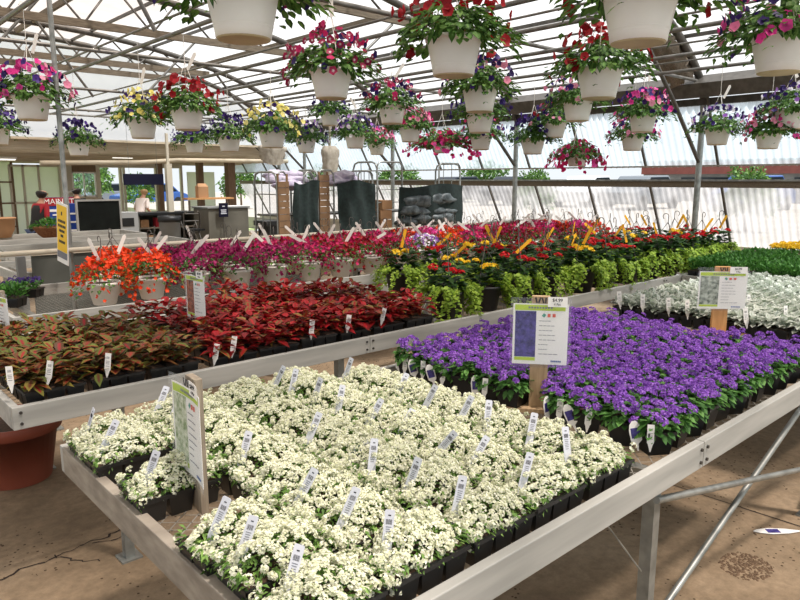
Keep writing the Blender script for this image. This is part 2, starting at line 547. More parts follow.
def floor_mat():
    m, nt, out = newmat('greenhouse_floor')
    b = nt.nodes.new('ShaderNodeBsdfPrincipled')
    b.inputs['Roughness'].default_value = 0.85
    b.inputs['Specular IOR Level'].default_value = 0.25
    tc = nt.nodes.new('ShaderNodeTexCoord')

    def noise(sc, det=8, rough=.6):
        n = nt.nodes.new('ShaderNodeTexNoise')
        n.inputs['Scale'].default_value = sc
        n.inputs['Detail'].default_value = det
        n.inputs['Roughness'].default_value = rough
        nt.links.new(tc.outputs['Object'], n.inputs['Vector'])
        return n

    def ramp(src, stops):
        r = nt.nodes.new('ShaderNodeValToRGB')
        for i, (p, h) in enumerate(stops):
            e = r.color_ramp.elements[i] if i < 2 else r.color_ramp.elements.new(p)
            e.position = p
            e.color = lin(h)
        nt.links.new(src, r.inputs[0])
        return r.outputs[0]

    def mixc(fac, a, bb, mode='MIX'):
        x = nt.nodes.new('ShaderNodeMix')
        x.data_type = 'RGBA'
        x.blend_type = mode
        if isinstance(fac, float):
            x.inputs[0].default_value = fac
        else:
            nt.links.new(fac, x.inputs[0])
        for k, q in ((6, a), (7, bb)):
            if isinstance(q, tuple):
                x.inputs[k].default_value = q
            else:
                nt.links.new(q, x.inputs[k])
        return x.outputs[2]
    base = ramp(noise(0.9).outputs[0], [(0.3, '#75644f'), (0.5, '#968269'), (0.7, '#b29e84')])
    fine = ramp(noise(22, 6, .7).outputs[0], [(0.3, '#8a8a8a'), (0.7, '#ffffff')])
    c = mixc(0.5, base, fine, 'MULTIPLY')
    # scattered soil and bark crumbs
    v = nt.nodes.new('ShaderNodeTexVoronoi')
    v.inputs['Scale'].default_value = 34
    nt.links.new(tc.outputs['Object'], v.inputs['Vector'])
    lt = nt.nodes.new('ShaderNodeMath')
    lt.operation = 'LESS_THAN'
    lt.inputs[1].default_value = 0.2
    nt.links.new(v.outputs['Distance'], lt.inputs[0])
    gt = nt.nodes.new('ShaderNodeMath')
    gt.operation = 'GREATER_THAN'
    gt.inputs[1].default_value = 0.53
    nt.links.new(noise(1.7, 5).outputs[0], gt.inputs[0])
    mu = nt.nodes.new('ShaderNodeMath')
    mu.operation = 'MULTIPLY'
    nt.links.new(lt.outputs[0], mu.inputs[0])
    nt.links.new(gt.outputs[0], mu.inputs[1])
    c = mixc(mu.outputs[0], c, lin('#4a3a2a'))
    damp = nt.nodes.new('ShaderNodeMapRange')
    damp.inputs[1].default_value, damp.inputs[2].default_value = 0.55, 0.72
    damp.inputs[4].default_value = 0.6
    nt.links.new(noise(0.55, 4).outputs[0], damp.inputs[0])
    c = mixc(damp.outputs[0], c, lin('#6a5644'))
    nt.links.new(c, b.inputs['Base Color'])
    bp = nt.nodes.new('ShaderNodeBump')
    bp.inputs['Strength'].default_value = 0.35
    bp.inputs['Distance'].default_value = 0.008
    nt.links.new(noise(30, 6).outputs[0], bp.inputs['Height'])
    nt.links.new(bp.outputs[0], b.inputs['Normal'])
    nt.links.new(b.outputs[0], out.inputs[0])
    return m


M['floor'] = floor_mat()
fl = MB()
fl.box((3.8, 6.9, -0.05), (15.6, 25.8, 0.1))
FLOOR = struct('floor', fl, 'floor', label='tan concrete greenhouse floor with soil crumbs')
M['crack'] = solid('crack', '#2a2019', 0.95)


def ribbon(mb, pts, w, z, mat=0):
    pts = [np.array(p[:2]) for p in pts]
    for i in range(len(pts) - 1):
        d = pts[i + 1] - pts[i]
        n = np.array([-d[1], d[0]]) / max(1e-6, np.linalg.norm(d)) * w / 2 * random.uniform(.4, 1.3)
        a, b = pts[i], pts[i + 1]
        mb.quad((*(a - n), z), (*(b - n), z), (*(b + n), z), (*(a + n), z), mat)


cr = MB()
for (p0, p1, w, k) in (((0.2, 3.02), (1.10, 3.12), 0.010, 30), ((0.72, 3.08), (0.86, 2.90), 0.006, 10), ((0.9, 3.1), (1.2, 2.95), 0.007, 12), ((1.06, 2.2), (1.1, 1.7), .008, 10)):
    pts = []
    for i in range(k + 1):
        t = i / k
        pts.append((p0[0] + (p1[0] - p0[0]) * t + random.uniform(-.015, .015), p0[1] + (p1[1] - p0[1]) * t + random.uniform(-.02, .02)))
    ribbon(cr, pts, w, 0.002)
ribbon(cr, [(3.44, 2.2), (3.46, 1.2), (3.49, 0.5), (3.52, -.5)], 0.007, 0.002)
ribbon(cr, [(1.8, 2.52), (3.0, 2.55), (6, 2.56)], 0.01, 0.002)
cr.build('floor_crack', 'crack', FLOOR)

# ------------------------------------------------------------------ greenhouse shell
YB, YE = -5.5, 16.6
CX, HW, ZE, RISE = 3.3, 7.1, 2.85, 1.85


def arch_z(x, off=0.0):
    u = min(1.0, abs((x - CX) / HW))
    return ZE + RISE * (1 - u ** 2.2) ** 0.65 + off


def arch_pts(n=40, off=0.0, x0=-3.8, x1=10.4):
    out = []
    for i in range(n + 1):
        t = -1 + 2 * i / n
        x = CX + HW * math.sin(t * PI / 2)
        if x0 - 1e-6 <= x <= x1 + 1e-6:
            out.append((x, arch_z(x, off)))
    return out


ap = arch_pts(48, 0.10)
rf = MB()
ys = np.linspace(YB, YE, 12)
for i in range(len(ap) - 1):
    for j in range(len(ys) - 1):
        a, b = ap[i], ap[i + 1]
        rf.add([(a[0], ys[j], a[1]), (b[0], ys[j], b[1]), (b[0], ys[j + 1], b[1]), (a[0], ys[j + 1], a[1])], [(0, 1, 2, 3)], 0 if a[0] < 5.2 else 1, True)
CEIL = struct('ceiling', rf, ['roof_old', 'roof_film'], label='white translucent arched greenhouse roof sheeting')


def wx(z):
    return 11.0 + (1.7 - z) * 0.57


def corrugated(y0, y1, z0, z1, pitch=0.11, amp=0.022):
    mb = MB()
    n = int((y1 - y0) / pitch * 4)
    V = []
    for i in range(n + 1):
        y = y0 + (y1 - y0) * i / n
        o = amp * math.sin(2 * PI * y / pitch)
        for z in (z0, (z0 + z1) / 2, z1):
            V.append((wx(z) + o, y, z + o * .5))
    Fc = []
    for i in range(n):
        for k in range(2):
            Fc.append((i * 3 + k, i * 3 + k + 1, (i + 1) * 3 + k + 1, (i + 1) * 3 + k))
    mb.add(V, Fc, 0, True)
    return mb


kw = MB()
kw.box((wx(.5) + .03, 7.1, 0.25), (0.06, 25.2, 0.5))
WALL = struct('wall_right', kw, 'knee', label='sloping side wall of clear corrugated sheeting over a pale low wall')
corrugated(YB, 19.8, 0.5, 1.56).build('lower_sheet', 'low_film', WALL)
corrugated(YB, 19.8, 1.86, 2.76).build('upper_sheet', 'wall_film', WALL)
for z, h, m in ((1.58, 0.10, 'timber'), (1.87, 0.025, 'alu_weathered'), (0.53, 0.08, 'cream_post')):
    b = MB()
    b.box((wx(z) - .03, 7.1, z), (0.06, 25.2, h))
    b.build('rail', m, WALL)
b = MB()
b.box((wx(1.64) - .04, 5.5, 1.645), (0.05, 22, 0.03))
b.build('rail', 'galv', WALL)
for k in range(17):
    y = -0.2 + 1.2 * k
    for (z0, z1) in ((0.5, 1.56), (1.86, 2.9)):
        b = MB()
        b.bar((wx(z0) - .03, y, z0), (wx(z1) - .03, y, z1), 0.035, 0.035)
        b.build('mullion', 'galv_dark', WALL)
g = MB()
g.box((10.42, 5.5, 2.80), (0.09, 22, 0.10))
g.box((10.2, 5.5, 3.0), (0.30, 22, 0.22), Matrix.Rotation(-0.5, 3, 'Y'))
g.build('eave_gutter', 'galv_dark', WALL)

# left side wall and the end behind the camera, of the same sheeting
lw = MB()
lw.quad((-3.8, YB, 0), (-3.8, YE, 0), (-3.8, YE, 2.95), (-3.8, YB, 2.95))
struct('wall_left', lw, 'wall_film', label='plain translucent side wall')
bw = MB()
po = [(-3.8, 0)] + [(x, z) for x, z in arch_pts(24, .1)] + [(10.4, 0)]
bw.add([(x, YB, z) for x, z in po], [tuple(range(len(po)))])
struct('wall_front', bw, 'wall_film', label='translucent end wall')
gw = MB()
po = [(-3.8, 2.5)] + [(x, z) for x, z in arch_pts(24, .1)] + [(10.4, 2.5)]
gw.add([(x, YE, z) for x, z in po], [tuple(range(len(po)))])
struct('wall_back', gw, 'roof_film', label='pale translucent gable above the shop roof')

for fi, y in enumerate((1.2, 4.7, 8.2, 11.7, 15.2, 16.45)):
    f = thing('roof_truss', 'arched steel roof truss, %s from the camera end' % ORD[fi], 'truss', (0, 0, 0))
    f['kind'] = 'structure'
    b = MB()
    b.tube([(x, y, z) for x, z in arch_pts(40)], 0.058, 8)
    b.build('arch', 'galv_dark', f)
    b = MB()
    zc = 4.08
    b.box((3.0, y, zc), (9.6, 0.06, 0.12))
    b.build('collar_tie', 'timber', f)
    for k in range(9):
        x0 = -1.6 + k * 1.1
        b = MB()
        b.tube([(x0, y, zc), (x0 + .45, y, arch_z(x0 + .45)), (x0 + .55, y, arch_z(x0 + .55)), (x0 + 1.1, y, zc)], 0.018, 6)
        b.build('web_bar', 'galv_dark', f)
    b = MB()
    b.tube([(10.42, y, 0), (10.42, y, 2.8)], 0.045, 10)
    b.build('post', 'galv', f)
    b = MB()
    b.tube([(10.42, y, 1.9), (9.5, y, 2.72), (8.5, y, 3.5), (7.9, y, arch_z(7.9))], 0.03, 8)
    b.build('knee_brace', 'galv_dark', f)
    b = MB()
    b.tube([(-3.6, y, 3.08), (10.3, y, 3.08)], 0.022, 8)
    b.build('cross_pipe', 'pipe_steel', f)

for k, x in enumerate((-2.6, -1.4, -.3, .8, 1.9, 3.0, 4.1, 5.2, 6.5, 7.7, 8.8, 9.6)):
    b = MB()
    if k % 3 == 0:
        b.box((x, (YB + YE) / 2, arch_z(x) + .03), (0.06, YE - YB, 0.10))
    else:
        b.box((x, (YB + YE) / 2, arch_z(x) + .05), (0.04, YE - YB, 0.05))
    o = struct('roof_purlin', b, 'galv_dark' if k % 3 else 'timber', label='long roof purlin, %s from the left eave' % ORD[k])
    o['category'] = 'purlin'

# basket pipes running the length of the house
PIPES = (1.65, 3.0, 4.5, 5.4, 6.4, 7.7, 8.8)
PZ = 3.03
for k, x in enumerate(PIPES):
    b = MB()
    b.tube([(x, -1, PZ), (x, 16, PZ)], 0.022, 8)
    b.tube([(x - .12, -1, PZ + .1), (x - .12, 16, PZ + .1)], 0.012, 6)
    o = b.build('hanging_pipe', 'pipe_steel')
    tag(o, 'grey steel pipe carrying baskets, %s from the left under the roof' % ORD[k], 'pipe', kind='structure')
# slanting struts seen against the roof on the left
for (a, c_) in (((2.15, 6.6, 4.35), (2.85, 6.6, 3.05)), ((3.3, 12.4, 4.3), (4.2, 12.4, 3.05)), ((2.2, 11.7, 3.08), (3.4, 11.7, 4.5)), ((5.2, 13, 3.08), (6.4, 13, 4.3)), ((6.2, 8.2, 3.08), (7.3, 8.2, 4.0))):
    b = MB()
    b.tube([a, c_], 0.022, 8)
    o = b.build('roof_strut', 'pipe_steel')
    tag(o, None, 'strut', 'slanting roof struts', 'structure')
    o['label'] = 'slanting steel strut of the roof at %.1f m along the house' % a[1]

# gathered shade curtain along the second truss, and two bunched ends far back
cu = MB()
V, Fc = [], []
path = [(x, arch_z(x) - .14) for x in np.linspace(7.9, 10.05, 26)]
n = 20
for i, (x, z) in enumerate(path):
    for j in range(n):
        t = 2 * PI * j / n
        r = 0.14 * (1 + .22 * math.sin(j * 2.5 + i * .4) + .2 * math.sin(i * 1.7 + j))
        V.append((x + math.cos(t) * r * .5, 4.92 + math.sin(t) * r * 1.35, z + math.cos(t) * r * .9))
for i in range(len(path) - 1):
    for j in range(n):
        Fc.append((i * n + j, i * n + (j + 1) % n, (i + 1) * n + (j + 1) % n, (i + 1) * n + j))
cu.add(V, Fc, 0, True)
tag(cu.build('shade_curtain', 'cloth_brown'), 'grey brown shade curtain gathered along the roof truss at the right', 'curtain')
for (px, y0, y1, w, lab) in ((330, 146, 177, .24, 'pale shade cloth bunched around a post end above the shelf trolleys'), (272, 145, 162, .34, 'grey brown shade cloth bundled under the pipe near the shop corner')):
    p0, p1 = at_y(px, y0, 11.0), at_y(px, y1, 11.0)
    V, Fc = [], []
    for i in range(9):
        t = i / 8
        for j in range(n):
            a = 2 * PI * j / n
            r = w * (1.0 - .25 * t) * (1 + .18 * math.sin(j * 2.3 + i)) * (0.9 if i else .6)
            V.append((p0[0] + math.cos(a) * r * .9, 11 + math.sin(a) * r * .5, p0[2] + (p1[2] - p0[2]) * t + .06 * math.sin(a) * t))
    for i in range(8):
        for j in range(n):
            Fc.append((i * n + j, i * n + (j + 1) % n, (i + 1) * n + (j + 1) % n, (i + 1) * n + j))
    b = MB()
    b.add(V, Fc, 0, True)
    b.tube([(p0[0], 11, p0[2] - .02), (p0[0], 11, PZ + .05)], 0.02, 6)
    tag(b.build('bunched_cloth', 'cloth_beige'), lab, 'cloth')

# ------------------------------------------------------------------ benches
MZ = 0.765


def expanded_mesh(x0, x1, y0, y1, p=0.026, q=0.06, w=0.0045):
    nl = int((y1 - y0) / p)
    ns = int((x1 - x0) / (q / 2))
    xs = x0 + np.arange(ns + 1) * q / 2
    V, Fc = [], []
    tot = 0
    for j in range(nl + 1):
        sg = 1 if j % 2 else -1
        yy = y0 + j * p + sg * (np.arange(ns + 1) % 2 * 2 - 1) * (p / 2)
        a = np.stack([xs, yy - w / 2, np.full_like(xs, MZ)], 1)
        b = np.stack([xs, yy + w / 2, np.full_like(xs, MZ)], 1)
        V.append(np.stack([a, b], 1).reshape(-1, 3))
        i = np.arange(ns) * 2 + tot
        Fc.append(np.stack([i, i + 2, i + 3, i + 1], 1))
        tot += 2 * (ns + 1)
    V, Fc = np.concatenate(V), np.concatenate(Fc)
    me = bpy.data.meshes.new('mesh_top')
    me.vertices.add(len(V))
    me.vertices.foreach_set('co', V.astype(np.float32).ravel())
    me.loops.add(len(Fc) * 4)
    me.loops.foreach_set('vertex_index', Fc.astype(np.int32).ravel())
    me.polygons.add(len(Fc))
    me.polygons.foreach_set('loop_start', (np.arange(len(Fc)) * 4).astype(np.int32))
    me.update(calc_edges=True)
    me.materials.append(M['mesh'])
    return me


def bench(label, x0, x1, y0, y1, joints, legs, end_mat='alu', fine=True, apron=None, braces=()):
    t = thing('plant_bench', label, 'bench', (0, 0, 0), 0, 'greenhouse benches')
    zc, h = 0.755, 0.09
    cuts = [x0] + list(joints) + [x1]
    for a, c_ in zip(cuts[:-1], cuts[1:]):
        for yy in (y0, y1):
            b = MB()
            b.box(((a + c_) / 2, yy, zc), (c_ - a - .003, 0.03, h))
            o = b.build('rail_board', 'alu', t, bevel=.003)
    for xx in (x0, x1):
        b = MB()
        b.box((xx + (.015 if xx == x0 else -.015), (y0 + y1) / 2, zc), (0.03, y1 - y0 - .034, h))
        b.build('end_board', end_mat if xx == x0 else 'alu', t, bevel=.003)
    for k, j in enumerate([x0 + .03] + list(joints)):
        for dx in ((0,) if k == 0 else (-.022, .022)):
            for dz in (-.022, .022):
                b = MB()
                b.tube([(j + dx, y0 - .013, zc + dz), (j + dx, y0 - .021, zc + dz)], .006, 8)
                b.build('bolt', 'bolt', t)
    link('mesh_top', expanded_mesh(x0 + .03, x1 - .03, y0 + .02, y1 - .02, *((.026, .06, .0045) if fine else (.05, .12, .006))), t)
    for lx in legs:
        b = MB()
        b.box((lx, (y0 + y1) / 2, MZ - .045), (.04, y1 - y0 - .04, .05))
        b.build('cross_bearer', 'galv', t)
        for ly in (y0 + .045, y1 - .045):
            b = MB()
            b.box((lx, ly, .355), (.04, .04, .71))
            b.box((lx, ly, .004), (.09, .09, .008))
            b.build('leg', 'galv', t)
    for a, c_ in braces:
        b = MB()
        b.tube([a, c_], .0125 if abs(a[0] - c_[0]) > .5 else .003, 8)
        b.build('brace', 'galv', t)
    if apron:
        b = MB()
        b.box(((x0 + x1) / 2 + .06, y0 - .05, .59), (x1 - x0 - .12, .02, .74))
        b.build('apron', 'apron_grey', t)
        b = MB()
        b.box(((x0 + x1) / 2 + .06, y0 - .05, .975), (x1 - x0 - .12, .05, .03))
        b.build('apron_lip', 'cream_post', t)
        b = MB()
        b.box((x0 + .03, y0 - .05, .48), (.07, .07, .96))
        b.build('corner_post', 'grey_panel', t)
    return t


yb = 0.945
bench('front bench holding white alyssum, purple flowers and silver foliage', 0.585, 9.2, 0.905, 2.28, (2.17, 3.91, 5.6, 7.4), (1.95, 3.62, 5.4, 7.2), 'alu_weathered',
      braces=(((1.93, yb - .02, .66), (3.6, yb - .02, .28)), ((1.9, yb + .02, .1), (3.6, yb + .02, .69)), ((1.62, yb, .72), (1.9, yb, .42)), ((3.68, yb - .02, .66), (5.38, yb - .02, .28)), ((3.68, yb + .02, .1), (5.38, yb + .02, .69))))
bench('middle bench holding red and bronze coleus and lime planters', 0.56, 8.6, 2.81, 4.17, (2.32, 3.98, 5.7, 7.3), (.97, 2.15, 4.05, 5.9, 7.8))
bench('narrow end bench of green bedding packs between front and middle benches', 6.0, 8.6, 2.32, 2.77, (7.4,), (6.2, 8.3), fine=False)
bench('third bench back holding the row of small flowering baskets', 1.0, 8.6, 4.72, 6.08, (2.9, 4.6, 6.3), (1.2, 3.0, 4.8, 6.6, 8.3))
bench('empty bench with a grey side panel behind the orange baskets', 1.55, 4.7, 6.95, 8.1, (3.2,), (1.75, 3.2, 4.5), fine=False, apron=True)
bench('empty bench second behind the orange baskets', 1.9, 4.4, 9.0, 10.1, (), (2.1, 4.2), fine=False)
bench('empty bench farthest back carrying the coconut liner basket', 2.2, 4.4, 11.0, 12.1, (), (2.4, 4.2), fine=False)

# pipe rail along the back of the third bench
t = thing('pipe_rail', 'cream pipe rail running behind the row of small flowering baskets', 'rail', (0, 0, 0))
b = MB()
b.tube([(0.9, 6.16, 1.06), (8.7, 6.16, 1.06)], .022, 10)
b.build('pipe', 'cream_post', t)
for x in (1.2, 3.05, 4.85, 6.65, 8.4):
    b = MB()
    b.tube([(x, 6.16, 0), (x, 6.16, 1.05)], .022, 8)
    b.build('upright', 'cream_post', t)
b = MB()
p = at_y(55, 100, 6.28)
b.tube([(p[0], 6.21, 0.0), (p[0], 6.21, 3.9)], .02, 10)
tag(b.build('steel_pole', 'galv'), 'thin grey steel pole rising from the pipe rail to the roof at left', 'pole')

# large plastic pot under the middle bench
t = thing('plant_pot', 'large brown terracotta coloured tub on the floor below the bronze coleus', 'pot', (0.82, 4.10, 0))
b = MB()
b.lathe([(0.17, 0), (0.175, .01), (0.222, .29), (.222, .285), (.245, .29), (.25, .345), (.245, .352), (.228, .35), (.218, .29)], 36)
b.build('tub', 'terra', t)
b = MB()
b.lathe([(0.001, .315), (.1, .318), (.215, .3)], 24)
b.build('potting_soil', 'soil', t)

# fallen label on the floor
t = thing('fallen_plant_tag', 'white plant tag with a purple picture lying on the floor', 'plant tag', (3.33, 1.0, 0.004), math.radians(-42))
b = MB()
b.prism([(-.11, 0), (-.085, .016), (-.03, .028), (.05, .022), (.12, .004), (.12, -.004), (.05, -.022), (-.03, -.028), (-.085, -.016)], (0, 0, 0), (1, 0, 0), (0, 1, 0), (0, 0, 1), .0015)
b.build('tag_body', 'paper', t)
b = MB()
b.box((-.015, 0, .0022), (.06, .034, .001))
b.build('picture', 'photo_purple', t)
b = MB()
for i in range(420):
    a, r = random.uniform(0, 2 * PI), math.sqrt(random.random())
    x, y = 2.92 + .12 * r * math.cos(a), .98 + .10 * r * math.sin(a)
    s = random.uniform(.003, .008)
    b.lathe([(s, -.001), (s * .8, s * .2), (s * .3, s * .3)], 6, (x, y, 0.001))
tag(b.build('spilled_soil', 'soil_dry'), 'patch of spilled dark soil crumbs on the floor', 'soil', kind='stuff')
# ------------------------------------------------------------------ plants


def cell_pack(nx, ny, lx, ly, h):
    b = MB()
    cx, cy = lx / nx, ly / ny
    for i in range(nx):
        for j in range(ny):
            x, y = -lx / 2 + cx * (i + .5), -ly / 2 + cy * (j + .5)
            b.box((x, y, h / 2), (cx * .96, cy * .96, h), None, 0, 0.78)
            b.quad((x - cx * .42, y - cy * .42, h + .001), (x + cx * .42, y - cy * .42, h + .001), (x + cx * .42, y + cy * .42, h + .001), (x - cx * .42, y + cy * .42, h + .001), 1)
    for s in (-1, 1):
        b.box((0, s * (ly / 2), h - .004), (lx + .006, .004, .010))
        b.box((s * (lx / 2), 0, h - .004), (.004, ly + .004, .010))
    return b.mesh('cell_pack', ['black', 'soil'])


def square_pot(w, h):
    b = MB()
    b.box((0, 0, h / 2), (w, w, h), None, 0, 0.74)
    b.quad((-w * .45, -w * .45, h + .001), (w * .45, -w * .45, h + .001), (w * .45, w * .45, h + .001), (-w * .45, w * .45, h + .001), 1)
    for s in (-1, 1):
        b.box((0, s * w / 2, h - .006), (w + .004, .004, .013))
        b.box((s * w / 2, 0, h - .006), (.004, w, .013))
    return b.mesh('pot', ['black', 'soil'])


def dome(uv, sx, sy, base, rise, pw=4.0):
    u, v = uv[:, 0] / (sx / 2), uv[:, 1] / (sy / 2)
    e = np.clip(np.abs(u) ** pw + np.abs(v) ** pw, 0, 1.4)
    z = base + rise * (1 - e * .85)
    N = np.stack([np.sign(u) * np.abs(u) ** (pw - 1) * .9, np.sign(v) * np.abs(v) ** (pw - 1) * .9, np.full_like(u, .8)], 1)
    return np.stack([uv[:, 0], uv[:, 1], z], 1), unit(N)


def alyssum_variant(k):
    sx, sy, pad = .218, .124, .066
    uv = spread(205, sx, sy)
    ph = rng.uniform(0, 6.3, 4)
    bump = .014 * np.cos(uv[:, 0] / sx * 3 * 2 * PI + PI + ph[0] * .15) * np.cos(uv[:, 1] / sy * 2 * 2 * PI + PI + ph[1] * .15)
    P, N = dome(uv, sx, sy, pad + .002, .066, 2.4)
    P[:, 2] += bump + rng.normal(0, .005, len(P))
    leaf, fl = Cloud(), Cloud()
    keep = (np.sin(uv[:, 0] * 40 + ph[2]) + np.sin(uv[:, 1] * 55 + ph[3])) > -1.45 + rng.uniform(-.5, .5, len(uv))
    PK, NK = P[keep], N[keep]
    fl.heads(PK, NK, rng.uniform(.0070, .0106, len(PK)), 24, .0038, 0, 2, .85)
    # foliage under and around
    uv2 = spread(520, sx * 1.02, sy * 1.02)
    P2, N2 = dome(uv2, sx * 1.04, sy * 1.06, pad - .012, .056, 2.4)
    D = unit(N2 * .7 + rng.normal(0, .6, N2.shape))
    D[:, 2] = np.abs(D[:, 2]) * .7
    leaf.leaves(P2 - D * .008, D, unit(N2 + rng.normal(0, .3, N2.shape)), rng.uniform(.012, .02, len(P2)), rng.uniform(.006, .009, len(P2)), .2, .2)
    a = rng.uniform(0, 2 * PI, 170)
    ex = np.clip(np.cos(a) * 1.5, -1, 1) * sx / 2 * .97
    ey = np.clip(np.sin(a) * 1.5, -1, 1) * sy / 2 * .97
    PE = np.stack([ex, ey, pad + rng.uniform(-.006, .03, 170)], 1)
    DE = unit(np.stack([ex / sx, ey / sy, rng.uniform(-.35, .3, 170)], 1) + rng.normal(0, .2, (170, 3)))
    leaf.leaves(PE, DE, np.array([0, 0, 1.0]), rng.uniform(.014, .024, 170), rng.uniform(.007, .011, 170), .2, .3)
    PF = PE[:36] + DE[:36] * .012 + np.array([0, 0, .012])
    fl.heads(PF, DE[:36] + np.array([0, 0, .6]), rng.uniform(.008, .011, 36), 20, .0042, 0, 2, .85)
    return leaf.mesh('foliage', 'leaf_aly'), fl.mesh('flowers', 'fl_white')


PACK = cell_pack(3, 2, .226, .142, .066)
ALY = [alyssum_variant(k) for k in range(5)]


def place_parts(name, label, cat, loc, rz, group, parts):
    t = thing(name, label, cat, loc, rz, group)
    for nm, me in parts:
        link(nm, me, t)
    return t


def tag_mesh(kind):
    b = MB()
    if kind == 'stake':                 # plain white price stake with a bar code near the top
        w, h = .022, .125
        b.prism([(-.003, 0), (.003, 0), (w / 2, .028), (w / 2, h - .003), (w / 2 - .003, h), (-w / 2 + .003, h), (-w / 2, h - .003), (-w / 2, .028)], (0, 0, 0), (1, 0, 0), (0, 0, 1), (0, 1, 0), .001)
        for i in range(7):
            b.box((-.006 + i * .002, -.0004, h - .026), (.0012 if i % 2 else .0007, .0004, .011), None, 1)
        b.box((0, -.0004, h - .012), (.006, .0004, .0025), None, 1)
        for i, z in enumerate((.088, .083, .078, .073, .068, .062)):
            b.box((0, -.0004, z), (.012 - (i % 3) * .0012, .0004, .0016), None, 2)
    elif kind == 'short':               # wide white stake on a pointed foot
        w, h = .03, .125
        b.prism([(-.002, 0), (.002, 0), (w / 2 - .004, .036), (w / 2, .042), (w / 2, h), (-w / 2, h), (-w / 2, .042), (-w / 2 + .004, .036)], (0, 0, 0), (1, 0, 0), (0, 0, 1), (0, 1, 0), .001)
        for i in range(6):
            b.box((-.007 + i * .0026, -.0004, h - .022), (.0013 if i % 2 else .0008, .0004, .012), None, 2)
        for z in (.085, .078, .071, .06):
            b.box((0, -.0004, z), (.018, .0004, .0022), None, 2)
    else:                               # rounded picture tag
        b.prism([(-.003, 0), (.003, 0), (.006, .03), (.023, .045), (.025, .09), (.02, .115), (.008, .13), (-.008, .13), (-.02, .115), (-.025, .09), (-.023, .045), (-.006, .03)], (0, 0, 0), (1, 0, 0), (0, 0, 1), (0, 1, 0), .001)
        b.box((0, -.0005, .078), (.036, .0006, .044), None, 1)
    mats = {'stake': ['paper_blue', 'ink', 'ink_grey'], 'short': ['paper', 'ink', 'ink_grey'], 'picture': ['paper', 'photo_purple']}[kind]
    return b.mesh('plant_tag', mats)


TAGM = {k: tag_mesh(k) for k in ('stake', 'short', 'picture')}
# blank glossy back for picture tags of silver foliage uses the same shape
CAMDIR = math.atan2(-Rv[0], Rv[1])


def put_tag(kind, loc, face, lean, label, group, roll=0.0, s=1.0):
    """face: world yaw of the printed side, lean: tip backwards"""
    o = link('plant_tag', TAGM[kind])
    o.matrix_world = Matrix.Translation(Vector([float(q) for q in loc])) @ Matrix.Rotation(face, 4, 'Z') @ Matrix.Rotation(lean, 4, 'X') @ Matrix.Rotation(roll, 4, 'Y') @ Matrix.Scale(s, 4)
    return tag(o, label, 'plant tag', group)


FACE = math.radians(-43)
# white alyssum on the front bench: five columns of packs, rows counted from the rail nearest the camera
AX = (.715, .955, 1.195, 1.43, 1.68)
AY = (1.03, 1.19, 1.345, 1.495, 1.645, 1.79, 1.94, 2.085, 2.215)
COLN = ('first', 'second', 'third', 'fourth', 'fifth')
k = 0
TAGGED = {(0, 0), (0, 1), (0, 2), (0, 5), (0, 6), (0, 7), (0, 8), (1, 0), (1, 1), (1, 2), (1, 4), (1, 7), (1, 8), (2, 0), (2, 1), (2, 2), (2, 3), (2, 4),
          (3, 0), (3, 1), (3, 2), (3, 3), (3, 4), (3, 5), (3, 6), (3, 7), (3, 8), (4, 0), (4, 1), (4, 2), (4, 3), (4, 4), (4, 5), (4, 7)}
for i, x in enumerate(AX):
    n = 0
    for j, y in enumerate(AY):
        if (i == 0 and j in (3, 4, 6)) or (i == 4 and j in (8,)):
            continue
        n += 1
        dx = rng.normal(0, .006)
        yy = y - (.0 if j else .02)
        if i == 0 and j == 5:
            yy = 1.715
        if i == 0 and j > 6:
            yy = (2.015, 2.165)[j - 7]
        leafm, flm = ALY[k % 5]
        rz = (PI if (k // 5) % 2 else 0) + rng.normal(0, .02)
        k += 1
        place_parts('alyssum_pack', 'white sweet alyssum pack, %s from the front rail, %s column in from the bench end' % (ORD[n - 1], COLN[i]), 'flower pack',
                    (x + dx, yy, MZ), rz, 'white alyssum packs', [('cell_pack', PACK), ('foliage', leafm), ('flowers', flm)]).scale = (1, 1, rng.uniform(.94, 1.08))
        if (i, j) in TAGGED:
            lie = (i, j) == (2, 3)
            put_tag('stake', (x - .088 + rng.normal(0, .006), yy + rng.normal(0, .012), MZ + .066), FACE + rng.normal(0, .3), rng.normal(-.22, .1) if not lie else -.5,
                    'white price tag stuck in the alyssum pack %s from the front rail, %s column' % (ORD[n - 1], COLN[i]), 'price tags in the alyssum', rng.normal(.32, .12) if not lie else 1.1)


